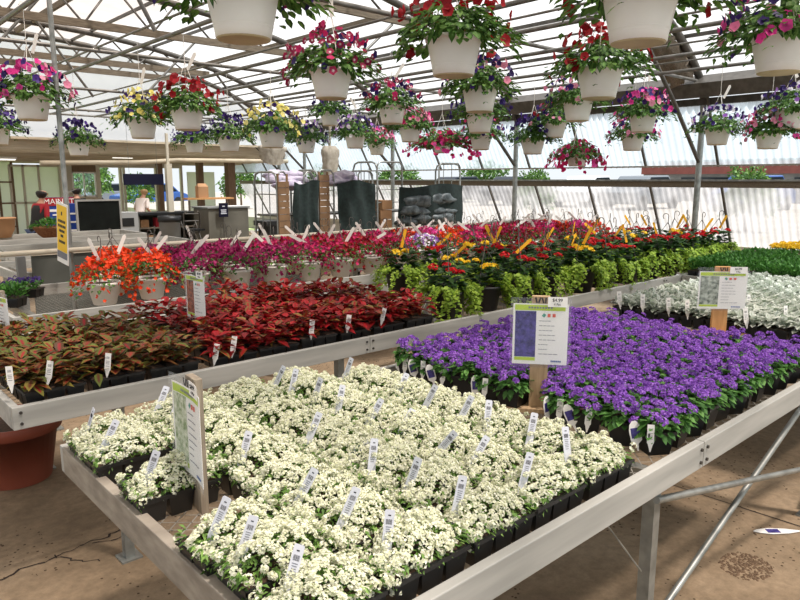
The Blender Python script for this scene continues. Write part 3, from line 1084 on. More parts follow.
def ageratum_variant(k):
    pad = .082
    leaf, fl = Cloud(), Cloud()
    n = 100
    a, r = rng.uniform(0, 2 * PI, n), .055 * np.sqrt(rng.uniform(0, 1, n))
    P = np.stack([r * np.cos(a), r * np.sin(a), pad + .01 + .05 * (1 - (r / .08) ** 2) * rng.uniform(.2, 1, n)], 1)
    D = np.stack([np.cos(a), np.sin(a), rng.uniform(-.35, .7, n)], 1)
    leaf.leaves(P, D, np.array([0, 0, 1.0]), rng.uniform(.026, .04, n), rng.uniform(.018, .028, n), .15, .3, fine=True)
    m = 17
    n = 34
    a = rng.uniform(0, 2 * PI, n)
    r = rng.uniform(.045, .062, n)
    P = np.stack([r * np.cos(a), r * np.sin(a), pad + rng.uniform(-.005, .03, n)], 1)
    leaf.leaves(P, np.stack([np.cos(a) * .6, np.sin(a) * .6, rng.uniform(-.8, .1, n)], 1), np.stack([np.cos(a), np.sin(a), np.full(n, .7)], 1), rng.uniform(.022, .034, n), rng.uniform(.02, .03, n), .12, .2, fine=True)
    uv = spread(m * 1.45, .145, .145)
    uv = uv[np.hypot(uv[:, 0], uv[:, 1]) < .068]
    rr = np.hypot(uv[:, 0], uv[:, 1]) / .068
    P = np.stack([uv[:, 0], uv[:, 1], pad + .074 - .034 * rr ** 2 + rng.normal(0, .011, len(uv))], 1)
    N = np.stack([uv[:, 0] * 9, uv[:, 1] * 9, np.ones(len(uv))], 1)
    fl.heads(P, N, rng.uniform(.012, .020, len(P)), 40, .0046, 0, 3, .6)
    return leaf.mesh('foliage', 'leaf_age'), fl.mesh('flowers', 'fl_age')


POT = square_pot(.098, .085)
AGE = [ageratum_variant(k) for k in range(6)]
k = 0
for i in range(12):
    x = 2.045 + .118 * i
    for j in range(11):
        y = 1.005 + .117 * j
        if j > 9 and i < 1:
            pass
        if (i == 0 and j == 4) or (i == 11 and j == 4):
            continue
        leafm, flm = AGE[int(rng.integers(6))]
        k += 1
        place_parts('ageratum_pot', 'purple ageratum in black pot, %s from front rail, %s row behind the alyssum' % (ORD[j], ORD[i]), 'potted flower',
                    (x + rng.normal(0, .005), y + rng.normal(0, .005), MZ), rng.uniform(0, 6.28), 'purple ageratum pots', [('pot', POT), ('foliage', leafm), ('flowers', flm)]).scale = (1, 1, rng.uniform(.92, 1.12))
        if i == 0 and j in (0, 2, 3, 6, 8, 9, 10):
            fx = FACE - .25
            put_tag('picture', (x - .058, y + .02, MZ + .012), fx + .1 + rng.normal(0, .3), -.08, 'oval picture tag on the front of the purple ageratum pot %s from the front rail' % ORD[j], 'picture tags on the ageratum', -.3 + rng.normal(0, .15), .78)
            put_tag('short', (x - .062, y - .022, MZ + .022), fx, -.08, 'plain white tag beside the picture tag of the ageratum pot %s from the front rail' % ORD[j], 'white tags on the ageratum', .06 + rng.normal(0, .08), .72)


def dusty_variant(k):
    sx, sy, pad = .236, .156, .066
    leaf = Cloud()
    for cx in (-.078, 0, .078):
        for cy in (-.038, .038):
            n = 34
            a = rng.uniform(0, 2 * PI, n)
            el = rng.uniform(.0, 1.3, n)
            h = rng.uniform(0, .045, n)
            P = np.stack([cx + .006 * np.cos(a), cy + .006 * np.sin(a), pad + .005 + h], 1)
            D = np.stack([np.cos(a) * np.cos(el), np.sin(a) * np.cos(el), np.sin(el)], 1)
            leaf.leaves(P, D, np.array([0, 0, 1.0]) + D * .2, rng.uniform(.045, .075, n), rng.uniform(.024, .04, n), .12, .35, fine=True)
    return leaf.mesh('foliage', 'leaf_silver')


def upright_variant(k, col):
    pad = .066
    leaf = Cloud()
    uv = spread(300, .23, .15)
    n = len(uv)
    P = np.stack([uv[:, 0], uv[:, 1], pad + rng.uniform(0, .085, n)], 1)
    D = unit(np.stack([uv[:, 0] * 3 + rng.normal(0, .4, n), uv[:, 1] * 3 + rng.normal(0, .4, n), rng.uniform(.2, 1.2, n)], 1))
    leaf.leaves(P, D, np.array([0, 0, 1.0]) + rng.normal(0, .2, (n, 3)), rng.uniform(.03, .055, n), rng.uniform(.014, .022, n), .2, .2)
    return leaf.mesh('foliage', col)


DUST = [dusty_variant(k) for k in range(5)]
k = 0
for i in range(8):
    for j in range(9):
        x, y = 4.12 + .24 * i, 1.02 + .152 * j
        k += 1
        place_parts('dusty_miller_pack', 'silver leaved dusty miller pack, %s from the front rail, %s row behind the ageratum' % (ORD[j], ORD[i]), 'foliage pack',
                    (x, y, MZ), (PI if k % 2 else 0) + rng.normal(0, .015), 'silver dusty miller packs', [('cell_pack', PACK), ('foliage', DUST[k % 5])])
        if i == 0 and j in (1, 3, 5, 6, 7, 8) or (i == 1 and j == 2) or (i == 2 and j in (1, 4)):
            put_tag('short', (x - .118 + rng.normal(0, .004), y + rng.normal(0, .02), MZ + .05), FACE + rng.normal(0, .2), -.12,
                    'white tag in the dusty miller pack %s from the front rail, %s row' % (ORD[j], ORD[i]), 'white tags in the dusty miller', rng.normal(.06, .1), .95)
GREEN = [upright_variant(k, 'leaf_mid') for k in range(3)]
for i in range(6):
    for j in range(8):
        x, y = 6.36 + .25 * i, 1.12 + .152 * j
        place_parts('bedding_pack', 'unopened green bedding pack, %s from the front rail, %s row behind the dusty miller' % (ORD[j], ORD[i]), 'foliage pack',
                    (x, y, MZ), (PI if (i + j) % 2 else 0), 'green bedding packs', [('cell_pack', PACK), ('foliage', GREEN[(i * 3 + j) % 3])])


def marigold():
    leaf, fl = Cloud(), Cloud()
    uv = spread(200, .23, .15)
    n = len(uv)
    P = np.stack([uv[:, 0], uv[:, 1], .066 + rng.uniform(0, .12, n)], 1)
    D = unit(np.stack([rng.normal(0, .6, n), rng.normal(0, .6, n), rng.uniform(.1, 1, n)], 1))
    leaf.leaves(P, D, np.array([0, 0, 1.0]), rng.uniform(.03, .05, n), rng.uniform(.012, .02, n))
    uv = spread(11, .21, .13)
    P = np.stack([uv[:, 0], uv[:, 1], .20 + rng.normal(0, .012, len(uv))], 1)
    fl.heads(P, np.tile([0, 0, 1.0], (len(P), 1)), .028, 40, .012, 0, 2, .6)
    return leaf.mesh('foliage', 'leaf_mid'), fl.mesh('flowers', 'fl_gold')


for i in range(6):
    for j in range(3):
        place_parts('bedding_pack', 'green bedding pack on the narrow end bench, %s from the dusty miller, %s row back' % (ORD[i], ORD[j]), 'foliage pack',
                    (6.16 + .25 * i, 2.40 + .145 * j, MZ), (PI if (i + j) % 2 else 0), 'green bedding packs', [('cell_pack', PACK), ('foliage', GREEN[(i * 2 + j) % 3])]).scale = (1, 1, 1.15)
ml, mf = marigold()
for i, (x, y) in enumerate(((7.72, 2.40), (7.72, 2.56), (7.98, 2.40), (7.98, 2.56), (8.24, 2.45))):
    place_parts('marigold_pack', 'yellow marigold pack at the far end of the narrow end bench, %s in line' % ORD[i], 'flower pack', (x, y, MZ), .1 * i, 'yellow marigold packs',
                [('cell_pack', PACK), ('foliage', ml), ('flowers', mf)])


def coleus_variant(k, col, hh):
    pad = .066
    leaf = Cloud()
    for cx in (-.075, 0, .075):
        for cy in (-.037, .037):
            n = 17
            lv = np.arange(n) % 4
            a = rng.uniform(0, 2 * PI, n)
            h = .015 + hh * (lv + rng.uniform(0, 1, n)) / 4
            el = rng.uniform(-.1, .75, n) + .1 * lv
            P = np.stack([cx + .012 * np.cos(a), cy + .012 * np.sin(a), pad + h], 1)
            D = np.stack([np.cos(a) * np.cos(el), np.sin(a) * np.cos(el), np.sin(el)], 1)
            leaf.leaves(P, D, np.array([0, 0, 1.0]), rng.uniform(.06, .095, n), rng.uniform(.032, .048, n), .16, .4, fine=True)
    return leaf.mesh('foliage', col)


RUST = [coleus_variant(k, 'leaf_rust', .085) for k in range(5)]
REDC = [coleus_variant(k, 'leaf_red', .10) for k in range(5)]
TRAY = MB()
for s in (-1, 1):
    TRAY.box((0, s * .267, .03), (.272, .006, .06))
    TRAY.box((s * .136, 0, .03), (.006, .54, .06))
TRAY.box((0, 0, .003), (.27, .53, .006))
k = 0
for i in range(3):
    for j in range(7):
        x, y = .735 + .25 * i, 2.925 + .156 * j
        if i == 2 and j > 5:
            continue
        k += 1
        place_parts('coleus_pack', 'bronze and olive coleus pack, %s from the front board, %s column from the bench end' % (ORD[j], ORD[i]), 'foliage pack',
                    (x, y, MZ), (PI if k % 2 else 0) + rng.normal(0, .02), 'bronze coleus packs', [('cell_pack', PACK), ('foliage', RUST[k % 5])])
k = 0
for i in range(6):
    for j in range(7):
        x, y = 1.545 + .245 * i, 2.935 + .156 * j
        if i == 0 and j > 3 and j != 6 or (i == 5 and j > 4) or (i == 0 and j == 2):
            continue
        k += 1
        t = place_parts('coleus_pack', 'crimson coleus pack, %s from the front board, %s column behind the bronze coleus' % (ORD[j], ORD[i]), 'foliage pack',
                        (x, y, MZ), (PI if k % 2 else 0) + rng.normal(0, .03), 'crimson coleus packs', [('cell_pack', PACK), ('foliage', REDC[k % 5])])
        t.scale = (1, 1, rng.uniform(.85, 1.12) + (.22 if (i, j) in ((3, 5), (4, 4), (3, 4), (4, 3), (2, 6)) else 0))
for n, (x, y, lab) in enumerate(((.66, 2.87, 'first crimson'),)):
    pass
for px, py, lab in ((12, 392, 'white stake tag in the bronze coleus at the bench end'), (107, 378, 'white stake tag at the front edge of the bronze coleus near its middle'), (46, 372, 'white stake tag among the bronze coleus near the front'),
                    (214, 366, 'white stake tag on the front of the crimson coleus below its sign'), (232, 358, 'thin white stake tag in crimson coleus right of the sign'), (311, 340, 'white stake tag in the front row of crimson coleus third from its right end'),
                    (347, 334, 'white stake tag in the front row of crimson coleus second from its right end'), (381, 326, 'white stake tag at the right end of the crimson coleus front row')):
    p = at_y(px, py, 2.86)
    put_tag('short', (p[0], 2.862, max(MZ + .02, min(p[2], .84))), FACE + rng.normal(0, .2), -.05, lab, 'white tags in the coleus', rng.normal(.08, .08), .85)


# mixed planters: black pot, trailing lime foliage, dark leaves and bright heads, wire hanger
def mixed_variant(k, colr):
    leafl, leafd, fl = Cloud(), Cloud(), Cloud()
    rim, zr = .105, .155
    cl_ = rng.uniform(0, 2 * PI) + np.arange(4) * PI / 2 + rng.normal(0, .2, 4)
    for s in range(34):
        a0 = cl_[s % 4] + rng.normal(0, .33)
        m = int(rng.integers(11, 18))
        L = rng.uniform(.07, .18)
        tt = np.linspace(0, 1, m)
        r = rim * .75 + rng.uniform(.06, .12) * np.sin(np.clip(tt * 1.5, 0, 1.57)) + rng.normal(0, .004, m)
        z = zr + .05 * np.sin(tt * PI * .9) * rng.uniform(.4, 1.5) - L * tt ** 1.6
        a = a0 + rng.normal(0, .12) * tt
        P = np.stack([r * np.cos(a), r * np.sin(a), np.maximum(z, .012)], 1)
        for rep in range(3):
            ang = rng.uniform(0, 2 * PI, m)
            D = np.stack([np.cos(a) * .6 + .7 * np.cos(ang), np.sin(a) * .6 + .7 * np.sin(ang), rng.uniform(-.5, .3, m)], 1)
            leafl.leaves(P + rng.normal(0, .006, P.shape), D, np.stack([np.cos(a), np.sin(a), np.full(m, .8)], 1), rng.uniform(.018, .028, m), rng.uniform(.015, .022, m), .12, .2)
    n = 95
    a = rng.uniform(0, 2 * PI, n)
    h = rng.uniform(0, .12, n)
    P = np.stack([.05 * np.cos(a), .04 * np.sin(a), zr + h], 1)
    D = np.stack([np.cos(a), np.sin(a), rng.uniform(0, .9, n)], 1)
    leafd.leaves(P, D, np.array([0, 0, 1.0]), rng.uniform(.06, .10, n), rng.uniform(.035, .055, n), .12, .3, fine=True)
    m = 4
    a = rng.uniform(0, 6.28) + np.arange(m) * 2 * PI / m + rng.normal(0, .3, m)
    r = rng.uniform(.02, .085, m)
    P = np.stack([r * np.cos(a), r * np.sin(a), zr + rng.uniform(.11, .16, m)], 1)
    heads = [(tuple(P[q]), (-math.sin(a[q]) * .3, math.cos(a[q]) * .3)) for q in range(m)]
    return leafl.mesh('lime_trails', 'leaf_lime'), leafd.mesh('foliage', 'leaf_dark'), heads


b = MB()
b.lathe([(.075, 0), (.078, .004), (.102, .14), (.108, .142), (.108, .155), (.1, .156), (.094, .145)], 24)
b.lathe([(.0005, .142), (.095, .143)], 24, (0, 0, 0), 1)
RPOT = b.mesh('pot', ['black', 'soil'])


def hanger_mesh(rim, zr, apex, wire, hookr=.022):
    b = MB()
    for q in range(3):
        a = 2 * PI * q / 3 + .4
        b.tube([(rim * math.cos(a), rim * math.sin(a), zr), (rim * .55 * math.cos(a), rim * .55 * math.sin(a), (zr + apex) / 2 + .03), (.003 * math.cos(a), .003 * math.sin(a), apex)], wire, 5)
    pts = [(0, 0, apex - .01), (0, 0, apex + .02)]
    for q in range(9):
        t = math.radians(200 - q * 32)
        pts.append((hookr * math.cos(t) + hookr * .93, 0, apex + .045 + hookr * math.sin(t)))
    b.tube(pts, wire * 1.25, 6)
    return b


HB = hanger_mesh(.105, .15, .39, .0022).mesh('hanger', 'galv_dark')
b = MB()
b.prism([(0, 0), (.018, 0), (.019, .11), (.015, .12), (.004, .12), (-.001, .11)], (0, 0, 0), (1, 0, 0), (0, 0, 1), (0, 1, 0), .0015)
YT = b.mesh('yellow_tag', 'yellow_tag')
MIX = [mixed_variant(k, None) for k in range(3)]
HEADM = {}
for c in ('fl_scarlet', 'fl_gold', 'fl_orange'):
    HEADM[c] = []
    for k in range(3):
        cl = Cloud()
        cl.heads(np.zeros((1, 3)), np.array([[0, 0, 1.0]]), (.022, .027, .031)[k], 36, .0105, 0, 2, .6)
        HEADM[c].append(cl.mesh('flower_head', c))
CN = {'fl_scarlet': 'red', 'fl_gold': 'yellow', 'fl_orange': 'orange'}
for j in range(3):
    for i in range(14):
        x, y = 3.16 + .375 * i + .14 * (j % 2), 3.03 + .40 * j
        if x > 7.5:
            continue
        if (i, j) in ((0, 1), (0, 2)):
            continue
        c = rng.choice(['fl_scarlet', 'fl_gold', 'fl_orange'], p=[.80, .12, .08])
        if (i, j) in ((0, 0), (2, 0), (10, 0), (12, 0), (13, 0), (11, 0), (9, 0)):
            c = 'fl_scarlet'
        if (i, j) in ((1, 0), (1, 2), (1, 1)):
            c = 'fl_gold'
        a_, d_, hd_ = MIX[int(rng.integers(3))]
        t = place_parts('mixed_planter', 'planter with %s heads over lime leaves, %s in the %s row from the board' % (CN[c], ORD[i], ORD[j]), 'planter',
                        (x + rng.normal(0, .012), y + rng.normal(0, .012), MZ), rng.uniform(0, 6.28), 'lime trailing planters on the middle bench',
                        [('pot', RPOT), ('lime_trails', a_), ('foliage', d_), ('hanger', HB)])
        ps = rng.uniform(1.02, 1.28)
        t.scale = (ps * 1.05, ps * 1.05, ps)
        for q, (hp, hn) in enumerate(hd_):
            o = link('flower_head', HEADM[c][q % 3], t, hp)
            o.rotation_euler = (hn[0], hn[1], q)
        if rng.random() < .6:
            o = link('yellow_tag', YT, t)
            o.matrix_basis = Matrix.Translation((.01, .01, .31)) @ Matrix.Rotation(FACE - t.rotation_euler.z + rng.normal(0, .4), 4, 'Z') @ Matrix.Rotation(rng.choice([-1, 1]) * rng.uniform(.2, .9), 4, 'Y')
            o['label'] = 'yellow strap tag'


# flowering baskets along the third bench
def table_basket_variant(k, c1, c2=None, n=250):
    leaf, fl = Cloud(), Cloud()
    zr, R = .15, .215
    m = 260
    a, u = rng.uniform(0, 2 * PI, m), np.sqrt(rng.uniform(0, 1, m))
    r = R * .92 * u
    z = zr + .15 * (1 - u ** 2.5) * rng.uniform(.5, 1, m) + .01 - .09 * np.clip(u - .7, 0, 1) * rng.uniform(0, 3, m)
    D = np.stack([np.cos(a) * (.3 + u), np.sin(a) * (.3 + u), rng.uniform(-.4, .6, m)], 1)
    leaf.leaves(np.stack([r * np.cos(a), r * np.sin(a), z], 1), D, np.array([0, 0, 1.0]), rng.uniform(.03, .05, m), rng.uniform(.018, .028, m), .15, .3)
    a, u = rng.uniform(0, 2 * PI, n), rng.uniform(0, 1, n) ** .55
    r = R * u
    z = zr + .145 * (1 - u ** 3) + .012 - .16 * np.clip(u - .7, 0, 1) * rng.uniform(0, 2.8, n) + rng.normal(0, .010, n)
    P = np.stack([r * np.cos(a), r * np.sin(a), z], 1)
    N = np.stack([np.cos(a) * u * 1.3, np.sin(a) * u * 1.3, 1.1 - .9 * u], 1)
    mi = (rng.uniform(0, 1, n) < (.42 if c2 else 0)).astype(int)
    for q in (0, 1):
        s = mi == q
        if s.any():
            fl.discs(P[s], N[s], rng.uniform(.013, .021, s.sum()), 5, .35, .62, q, .6)
    return leaf.mesh('foliage', 'leaf_pet'), fl.mesh('flowers', [c1] + ([c2] if c2 else []))


b = MB()
b.lathe([(.07, 0), (.073, .004), (.102, .135), (.11, .138), (.11, .155), (.104, .156), (.098, .14)], 26)
b.lathe([(.0005, .138), (.098, .14)], 20, (0, 0, 0), 1)
WPOT = b.mesh('pot', ['pot_white', 'soil'])
HW_ = hanger_mesh(.11, .15, .40, .0022).mesh('hanger', 'galv_dark')
b = MB()
b.prism([(0, 0), (.026, 0), (.026, .15), (.013, .165), (0, .15)], (0, 0, 0), (1, 0, 0), (0, 0, 1), (0, 1, 0), .0015)
WT = b.mesh('white_tag', 'white_pl')
TB = {}
for nm, c1, c2, lab in (('orange', 'fl_orange', None, 'bright orange'), ('plum', 'fl_plum', None, 'plum crimson'), ('magenta', 'fl_magenta', 'fl_plum', 'magenta'), ('red', 'fl_red', 'fl_magenta', 'red and magenta'),
                        ('lilac', 'fl_lilac', 'fl_wpet', 'lilac and white'), ('pink', 'fl_pink', 'fl_magenta', 'pink'), ('scarlet', 'fl_red', 'fl_orange', 'scarlet')):
    TB[nm] = (lab, [table_basket_variant(k, c1, c2) for k in range(2)])
for j in range(3):
    for i in range(20):
        x, y = 1.66 + .36 * i + .16 * (j % 2), 5.02 + .38 * j
        if x > 8.3 or (j == 2 and i < 1):
            continue
        nm = 'orange' if x < 2.25 else 'plum' if x < 3.1 else 'magenta' if x < 3.8 else 'red' if x < 4.6 else 'lilac' if (x < 5.1 and j == 0) else ('scarlet', 'magenta', 'red', 'pink', 'red', 'magenta', 'orange', 'red')[(i * 3 + j * 5) % 8]
        lab, vs = TB[nm]
        t = place_parts('flower_basket', 'white pot of %s flowers, %s in the %s row, third bench' % (lab, ORD[i], ORD[j]), 'flower basket',
                        (x + rng.normal(0, .015), y + rng.normal(0, .012), MZ), rng.uniform(0, 6.28), 'small flower baskets on the third bench',
                        [('pot', WPOT), ('foliage', vs[(i + j) % 2][0]), ('flowers', vs[(i + j) % 2][1]), ('hanger', HW_)])
        t.scale = (1.08, 1.08, 1.05)
        if rng.random() < .9:
            o = link('white_tag', WT, t)
            o.matrix_basis = Matrix.Translation((.01, .03, .30)) @ Matrix.Rotation(FACE - t.rotation_euler.z + rng.normal(0, .4), 4, 'Z') @ Matrix.Rotation(rng.choice([-1, 1, 1]) * rng.uniform(.3, 1.1), 4, 'Y')
            o['label'] = 'white strap tag'

# two packs of violets at the near end of the third bench
vl, vf = Cloud(), Cloud()
uv = spread(260, .23, .15)
n = len(uv)
vl.leaves(np.stack([uv[:, 0], uv[:, 1], .066 + rng.uniform(0, .05, n)], 1), unit(np.stack([rng.normal(0, .6, n), rng.normal(0, .6, n), rng.uniform(.2, 1, n)], 1)), np.array([0, 0, 1.0]), .03, .016)
uv = spread(46, .22, .14)
vf.discs(np.stack([uv[:, 0], uv[:, 1], .135 + rng.normal(0, .008, len(uv))], 1), np.stack([rng.normal(0, .4, len(uv)), rng.normal(0, .4, len(uv)) - .4, np.ones(len(uv))], 1), .014, 5, .1, .75)
vlm, vfm = vl.mesh('foliage', 'leaf_mid'), vf.mesh('flowers', 'fl_purple')
place_parts('violet_pack', 'dark violet bedding pack with most purple flowers on the third bench', 'flower pack', (1.33, 5.74, MZ), -.7, 'violet packs', [('cell_pack', PACK), ('foliage', vlm), ('flowers', vfm)])
place_parts('violet_pack', 'violet pack partly cut off by the photo edge behind the bronze coleus', 'flower pack', (1.13, 5.60, MZ), -.7, 'violet packs', [('cell_pack', PACK), ('foliage', vlm), ('flowers', vfm)])
place_parts('bedding_pack', 'green unflowered pack in front of the violet packs', 'foliage pack', (1.12, 5.38, MZ), -.7, 'violet packs', [('cell_pack', PACK), ('foliage', GREEN[0])])


# hanging baskets -----------------------------------------------------------
def hang_foliage(k):
    leaf = Cloud()
    R = .36
    m = 620
    a, u = rng.uniform(0, 2 * PI, m), rng.uniform(0, 1, m) ** .5
    r = R * .92 * u * (1 + .12 * np.sin(a * 3 + k) + .08 * np.sin(a * 5 + 2 * k))
    z = .015 + .21 * (1 - u ** 2) * rng.uniform(.25, 1, m) - .10 * np.clip(u - .55, 0, 1) * rng.uniform(0, 2.2, m)
    D = np.stack([np.cos(a) * (.3 + u), np.sin(a) * (.3 + u), rng.uniform(-.75, .5, m)], 1)
    leaf.leaves(np.stack([r * np.cos(a), r * np.sin(a), z], 1), D, np.stack([np.cos(a) * .3, np.sin(a) * .3, np.ones(m)], 1), rng.uniform(.04, .065, m), rng.uniform(.034, .052, m), .10, .35, fine=True)
    for s in range(14):                 # runners over the rim
        a0 = rng.uniform(0, 2 * PI)
        q = int(rng.integers(6, 12))
        tt = np.linspace(.1, 1, q)
        r = .17 + .22 * tt * rng.uniform(.5, 1.05)
        z = .05 + .05 * np.sin(tt * PI) - .17 * tt ** 2 * rng.uniform(.2, 1.2)
        P = np.stack([r * np.cos(a0 + .2 * tt), r * np.sin(a0 + .2 * tt), z], 1)
        for rep in range(2):
            g_ = rng.uniform(0, 2 * PI, q)
            D = np.stack([np.cos(a0) * .5 + .8 * np.cos(g_), np.sin(a0) * .5 + .8 * np.sin(g_), rng.uniform(-.8, .4, q)], 1)
            leaf.leaves(P, D, np.array([0, 0, 1.0]), rng.uniform(.03, .048, q), rng.uniform(.018, .028, q), .15, .3)
    for s in range(12):                 # leaves lapping down over the pot rim
        a0 = rng.uniform(0, 2 * PI, 3)
        P = np.stack([.172 * np.cos(a0), .172 * np.sin(a0), np.full(3, .02)], 1)
        leaf.leaves(P, np.stack([np.cos(a0) * .35, np.sin(a0) * .35, np.full(3, -.8)], 1), np.stack([np.cos(a0), np.sin(a0), np.full(3, .3)], 1), rng.uniform(.05, .09, 3), .045, .1, .1, fine=True)
    return leaf.mesh('foliage', 'leaf_pet')


def hang_flowers(cols, weights, n, big=.034, low=False):
    fl = Cloud()
    a, u = rng.uniform(0, 2 * PI, n), rng.uniform(0, 1, n) ** .5
    r = .365 * u + .01
    z = .06 + .22 * (1 - u ** 2.2) + rng.normal(0, .02, n) - .16 * np.clip(u - .6, 0, 1) * rng.uniform(-.6, 2.4, n)
    if low:
        z = .12 - .34 * np.clip(u - .35, 0, 1) + rng.normal(0, .035, n)
    P = np.stack([r * np.cos(a), r * np.sin(a), z], 1)
    N = np.stack([np.cos(a) * (u * 1.3 + .2), np.sin(a) * (u * 1.3 + .2), rng.uniform(-.1, 1.0, n) - .35 * u], 1)
    ch = rng.choice(len(cols), n, p=weights)
    for q in range(len(cols)):
        s = ch == q
        if s.any():
            fl.discs(P[s], N[s], rng.uniform(.75, 1.15, s.sum()) * big, 5, .38, .84, q, .35)
    return fl.mesh('flowers', list(cols))


HF = [hang_foliage(k) for k in range(4)]
PAL = {
    'pinkpurple': (('fl_pink', 'fl_purple', 'fl_rose'), (.5, .35, .15), 92, 'pink and purple petunias'),
    'red': (('fl_red',), (1,), 74, 'red petunias'),
    'star': (('fl_burg', 'fl_purple', 'fl_magenta'), (.55, .3, .15), 115, 'burgundy and white star petunias'),
    'purple': (('fl_purple',), (1,), 92, 'dark purple petunias'),
    'purplepale': (('fl_purple', 'fl_rose'), (.65, .35), 88, 'purple and pale pink petunias'),
    'purplewhite': (('fl_purple', 'fl_wpet', 'fl_lilac'), (.6, .25, .15), 92, 'purple and white petunias'),
    'burgpurple': (('fl_burg', 'fl_purple', 'fl_magenta'), (.3, .5, .2), 92, 'purple and burgundy petunias'),
    'magenta': (('fl_magenta', 'fl_pink'), (.8, .2), 150, 'magenta petunias covering the pot'),
    'pink': (('fl_rose', 'fl_magenta', 'fl_pink'), (.4, .3, .3), 96, 'rose pink petunias'),
    'yellow': (('fl_yellow', 'fl_purple'), (.68, .32), 105, 'pale yellow and purple petunias'),
    'redpurple': (('fl_red', 'fl_purple', 'fl_rose'), (.25, .5, .25), 84, 'red and purple petunias'),
}
PM = {}
for nm, (cols, w, n, lab) in PAL.items():
    PM[nm] = [hang_flowers(cols, w, n, .036 if nm in ('red', 'pinkpurple') else .031, nm == 'magenta') for _ in range(2)]
b = MB()
b.lathe([(.112, -.205), (.118, -.203), (.122, -.17), (.138, -.10), (.152, -.03), (.158, -.022), (.164, -.02), (.166, 0), (.158, .002), (.152, -.02)], 36)
b.lathe([(.0005, -.022), (.152, -.02)], 28, (0, 0, 0), 1)
for z, r in ((-.17, .1225), (-.158, .1255)):
    b.lathe([(r, z), (r + .002, z + .003), (r, z + .006)], 36)
HPOT = b.mesh('pot', ['pot_white', 'soil'])
b = MB()
b.lathe([(.105, -.212), (.113, -.21), (.115, -.2)], 30)
HBASE = b.mesh('drip_base', 'pot_base')
b = MB()
b.prism([(0, 0), (.03, 0), (.034, .16), (.018, .18), (.0, .165)], (0, 0, 0), (1, 0, 0), (0, 0, 1), (0, 1, 0), .0015)
HT = b.mesh('care_tag', 'white_pl')

HANG = [  # rim centre in the photo, rim width there, flowers, tag, label tail
    (242, -12, 78, 'pinkpurple', 0, 'largest at the top edge left of centre'),
    (641, -8, 78, 'red', 0, 'largest at the top edge right of centre'),
    (454, 38, 58, 'red', 0, 'full bright red one near the middle of the roof'),
    (331, 70, 44, 'star', 1, 'nearest of the star petunias'),
    (600, 68, 47, 'red', 0, 'just below the largest top edge pot on the right'),
    (782, 35, 58, 'pinkpurple', 0, 'nearest at the upper right corner'),
    (480, 88, 37, 'purplepale', 0, 'topmost of a column of three pots'),
    (480, 114, 29, 'purple', 0, 'middle of a column of three pots'),
    (481, 135, 23, 'burgpurple', 0, 'lowest of a column of three pots'),
    (392, 105, 29, 'burgpurple', 1, 'right of the nearest star petunia pot'),
    (330, 112, 21, 'purple', 0, 'directly below the nearest star petunia pot'),
    (410, 127, 23, 'pink', 0, 'left of the magenta cascade'),
    (442, 140, 20, 'magenta', 0, 'cascade hanging over the shelf trolleys'),
    (377, 143, 18, 'pink', 0, 'small one above the middle shelf trolley'),
    (355, 134, 22, 'purplewhite', 1, 'small one above the bunched cloth'),
    (306, 139, 21, 'purplewhite', 0, 'small one beside the pale yellow basket'),
    (272, 129, 29, 'yellow', 0, 'second yellow basket, above the shop corner'),
    (31, 96, 37, 'pinkpurple', 1, 'behind the thin steel pole at left'),
    (187, 108, 34, 'red', 1, 'red one on the left side'),
    (142, 119, 30, 'yellow', 1, 'yellow one left of the red basket'),
    (78, 141, 23, 'purple', 0, 'above the chalkboard at left'),
    (194, 140, 20, 'purple', 0, 'under the left red basket'),
    (229, 136, 24, 'purple', 0, 'between the left red and second yellow baskets'),
    (-4, 128, 26, 'purple', 0, 'cut off by the left photo edge'),
    (578, 101, 31, 'purplepale', 0, 'under the right red basket'),
    (555, 122, 24, 'redpurple', 0, 'second below the right red basket'),
    (533, 138, 25, 'purple', 0, 'beside the wall post right of three'),
    (577, 152, 22, 'magenta', 0, 'cascade in front of the side wall'),
    (643, 114, 28, 'pinkpurple', 1, 'upper of two by the side wall'),
    (633, 135, 24, 'pinkpurple', 0, 'lower of two by the side wall'),
    (718, 128, 26, 'purplewhite', 1, 'before the tall wall post'),
    (791, 110, 30, 'purplewhite', 1, 'below the upper right corner basket'),
    (769, 132, 26, 'pink', 0, 'lowest at the right photo edge'),
]
